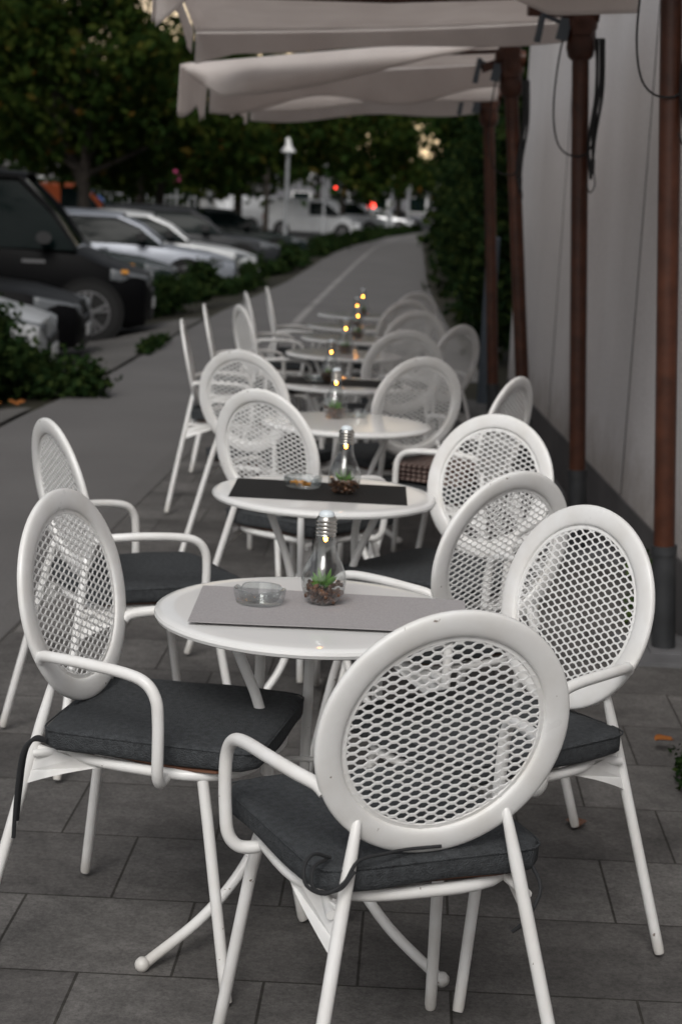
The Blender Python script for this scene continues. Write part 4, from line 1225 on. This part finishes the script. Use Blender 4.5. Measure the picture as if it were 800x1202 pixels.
# ------------------------------------------------------------------ lamps, signals, signs
def lamp(x, y, h, r, lb):
    root = empty('street_lamp', (x, y, -.2)); tag(root, lb, 'street lamp', 'lamp posts in the car park')
    mb = MB(); mb.tube([(0, 0, 0), (0, 0, .9), (0, 0, .92), (0, 0, h - .45)], [r * 1.25, r * 1.25, r, r * .9], 12); mb.build('post', M['lamp_metal'], root)
    mb = MB(); mb.lathe([(.18, h - .40), (.205, h - .39), (.16, h - .31), (.095, h - .24), (.08, h - .10), (.09, h - .06), (.05, h), (0, h + .01)], 20); mb.build('hood', M['lamp_white'], root, ang=50)
    mb = MB(); mb.lathe([(0, h - .49), (.07, h - .48), (.09, h - .40), (0, h - .39)], 16); mb.build('lens', M['cap'], root)
lamp(-1.98, 49.0, 3.45, .058, 'nearest grey lamp post with a white bell-shaped hood')
lamp(-1.52, 81.5, 3.75, .06, 'second lamp post, its hood dim among the leaves')
lamp(2.15, 110.0, 3.5, .10, 'lamp post with a white hood near the bend of the path')
lamp(3.5, 118.0, 3.1, .08, 'faintest lamp post, farthest to the right by the hedge')
mb = MB(); mb.tube([(0, 0, 0), (0, 0, 2.15)], .05, 10); mb.lathe([(.05, 2.15), (.055, 2.16), (0, 2.2)], 10)
o = mb.build('sign_pole', M['lamp_metal']); o.location = (-4.55, 54.0, -.2); tag(o, 'bare grey pole standing behind the dark off-roader', 'pole')
def signal(x, y, z, r, lb):
    root = empty('traffic_light', (x, y, 0)); tag(root, lb, 'traffic light', 'red signals at the far crossing')
    mb = MB(); mb.tube([(0, 0, -.2), (0, 0, z + .3)], .05, 8); mb.build('post', M['lamp_metal'], root)
    mb = MB(); mb.box((0, -.10, z - r * 1.5), (r * 3, .16, r * 8)); mb.build('housing', M['blacktrim'], root, smooth=False)
    mb = MB(); mb.tube([(0, -.19, z), (0, -.20, z), (0, -.23, z)], [r, r, r * .6], 16); mb.build('red_lens', M['red_on'], root)
signal(-1.57, 119.0, 2.42, .16, 'lit red traffic light, higher and left of the other')
signal(1.02, 119.0, 1.36, .24, 'larger lit red light low behind the farthest white van')
def sign(x, y, z, wd, hg, m, lb, name='sign_board'):
    root = empty(name, (x, y, -.2)); tag(root, lb, 'sign')
    mb = MB(); mb.tube([(0, .03, 0), (0, .03, z + hg)], .03, 8); mb.build('post', M['lamp_metal'], root)
    mb = MB(); mb.box((0, 0, z + hg / 2), (wd, .03, hg)); mb.build('panel', m, root, smooth=False)
sign(-6.2, 60.0, 2.15, .22, .40, mat('pink_sign', (.55, .06, .20), .5), 'small pink sign beside the straight trunk')
sign(-5.6, 66.0, 1.25, .62, .85, mat('pale_sign', (.42, .42, .42), .6), 'pale blank notice board behind the parked cars')
# low boundary fence and buildings far behind the trunks
hedge('boundary_hedge', [(-34, 99), (-20, 98), (-7, 100)], 2.2, 3.4, 'dark shrub belt behind the bar fence', m='leaf_ivy', n=9000, size=.22, seed=41, z0=-.2, ragged=.25)
root = empty('boundary_fence', (-30, 96, -.2)); tag(root, 'grey vertical bar fence far behind the parked cars', 'fence')
mb = MB()
for k in range(80): mb.box((k * .33, 0, .85), (.05, .05, 1.7))
mb.build('bars', M['lamp_metal'], root, smooth=False)
mb = MB(); mb.box((13, .05, 1.55), (26.5, .05, .07)); mb.box((13, .05, .25), (26.5, .05, .07)); mb.build('rails', M['lamp_metal'], root, smooth=False)
def building(x, y, wd, dp, hg, col, lb, cols, rows_):
    root = empty('distant_building', (x, y, -.2)); tag(root, lb, 'building')
    mb = MB(); mb.box((0, 0, hg / 2), (wd, dp, hg)); mb.build('wall', mat('far_render', col, .9, noise=(.4, .1)), root, smooth=False)
    mb = MB(); mb.box((0, 0, hg + .12), (wd + .5, dp + .5, .2)); mb.build('roof', M['sheet_grey'], root, smooth=False)
    for i in range(cols):
        for j in range(rows_):
            f = MB(); cx, cz = -wd / 2 + (i + .5) * wd / cols, 1.7 + j * 2.8
            f.box((cx, -dp / 2 - .03, cz), (wd / cols * .5, .10, 1.5)); wn = f.build('window', M['lamp_white'], root, smooth=False)
            f = MB(); f.box((cx, -dp / 2 - .085, cz), (wd / cols * .42, .03, 1.32)); f.build('pane', M['carglass'], wn, smooth=False)
building(-24, 135, 34, 10, 6.5, (.085, .083, .082), 'long grey building far behind the car park trees', 9, 2)
building(4, 175, 30, 12, 5.6, (.15, .15, .16), 'grey building beyond the far crossing', 8, 2)
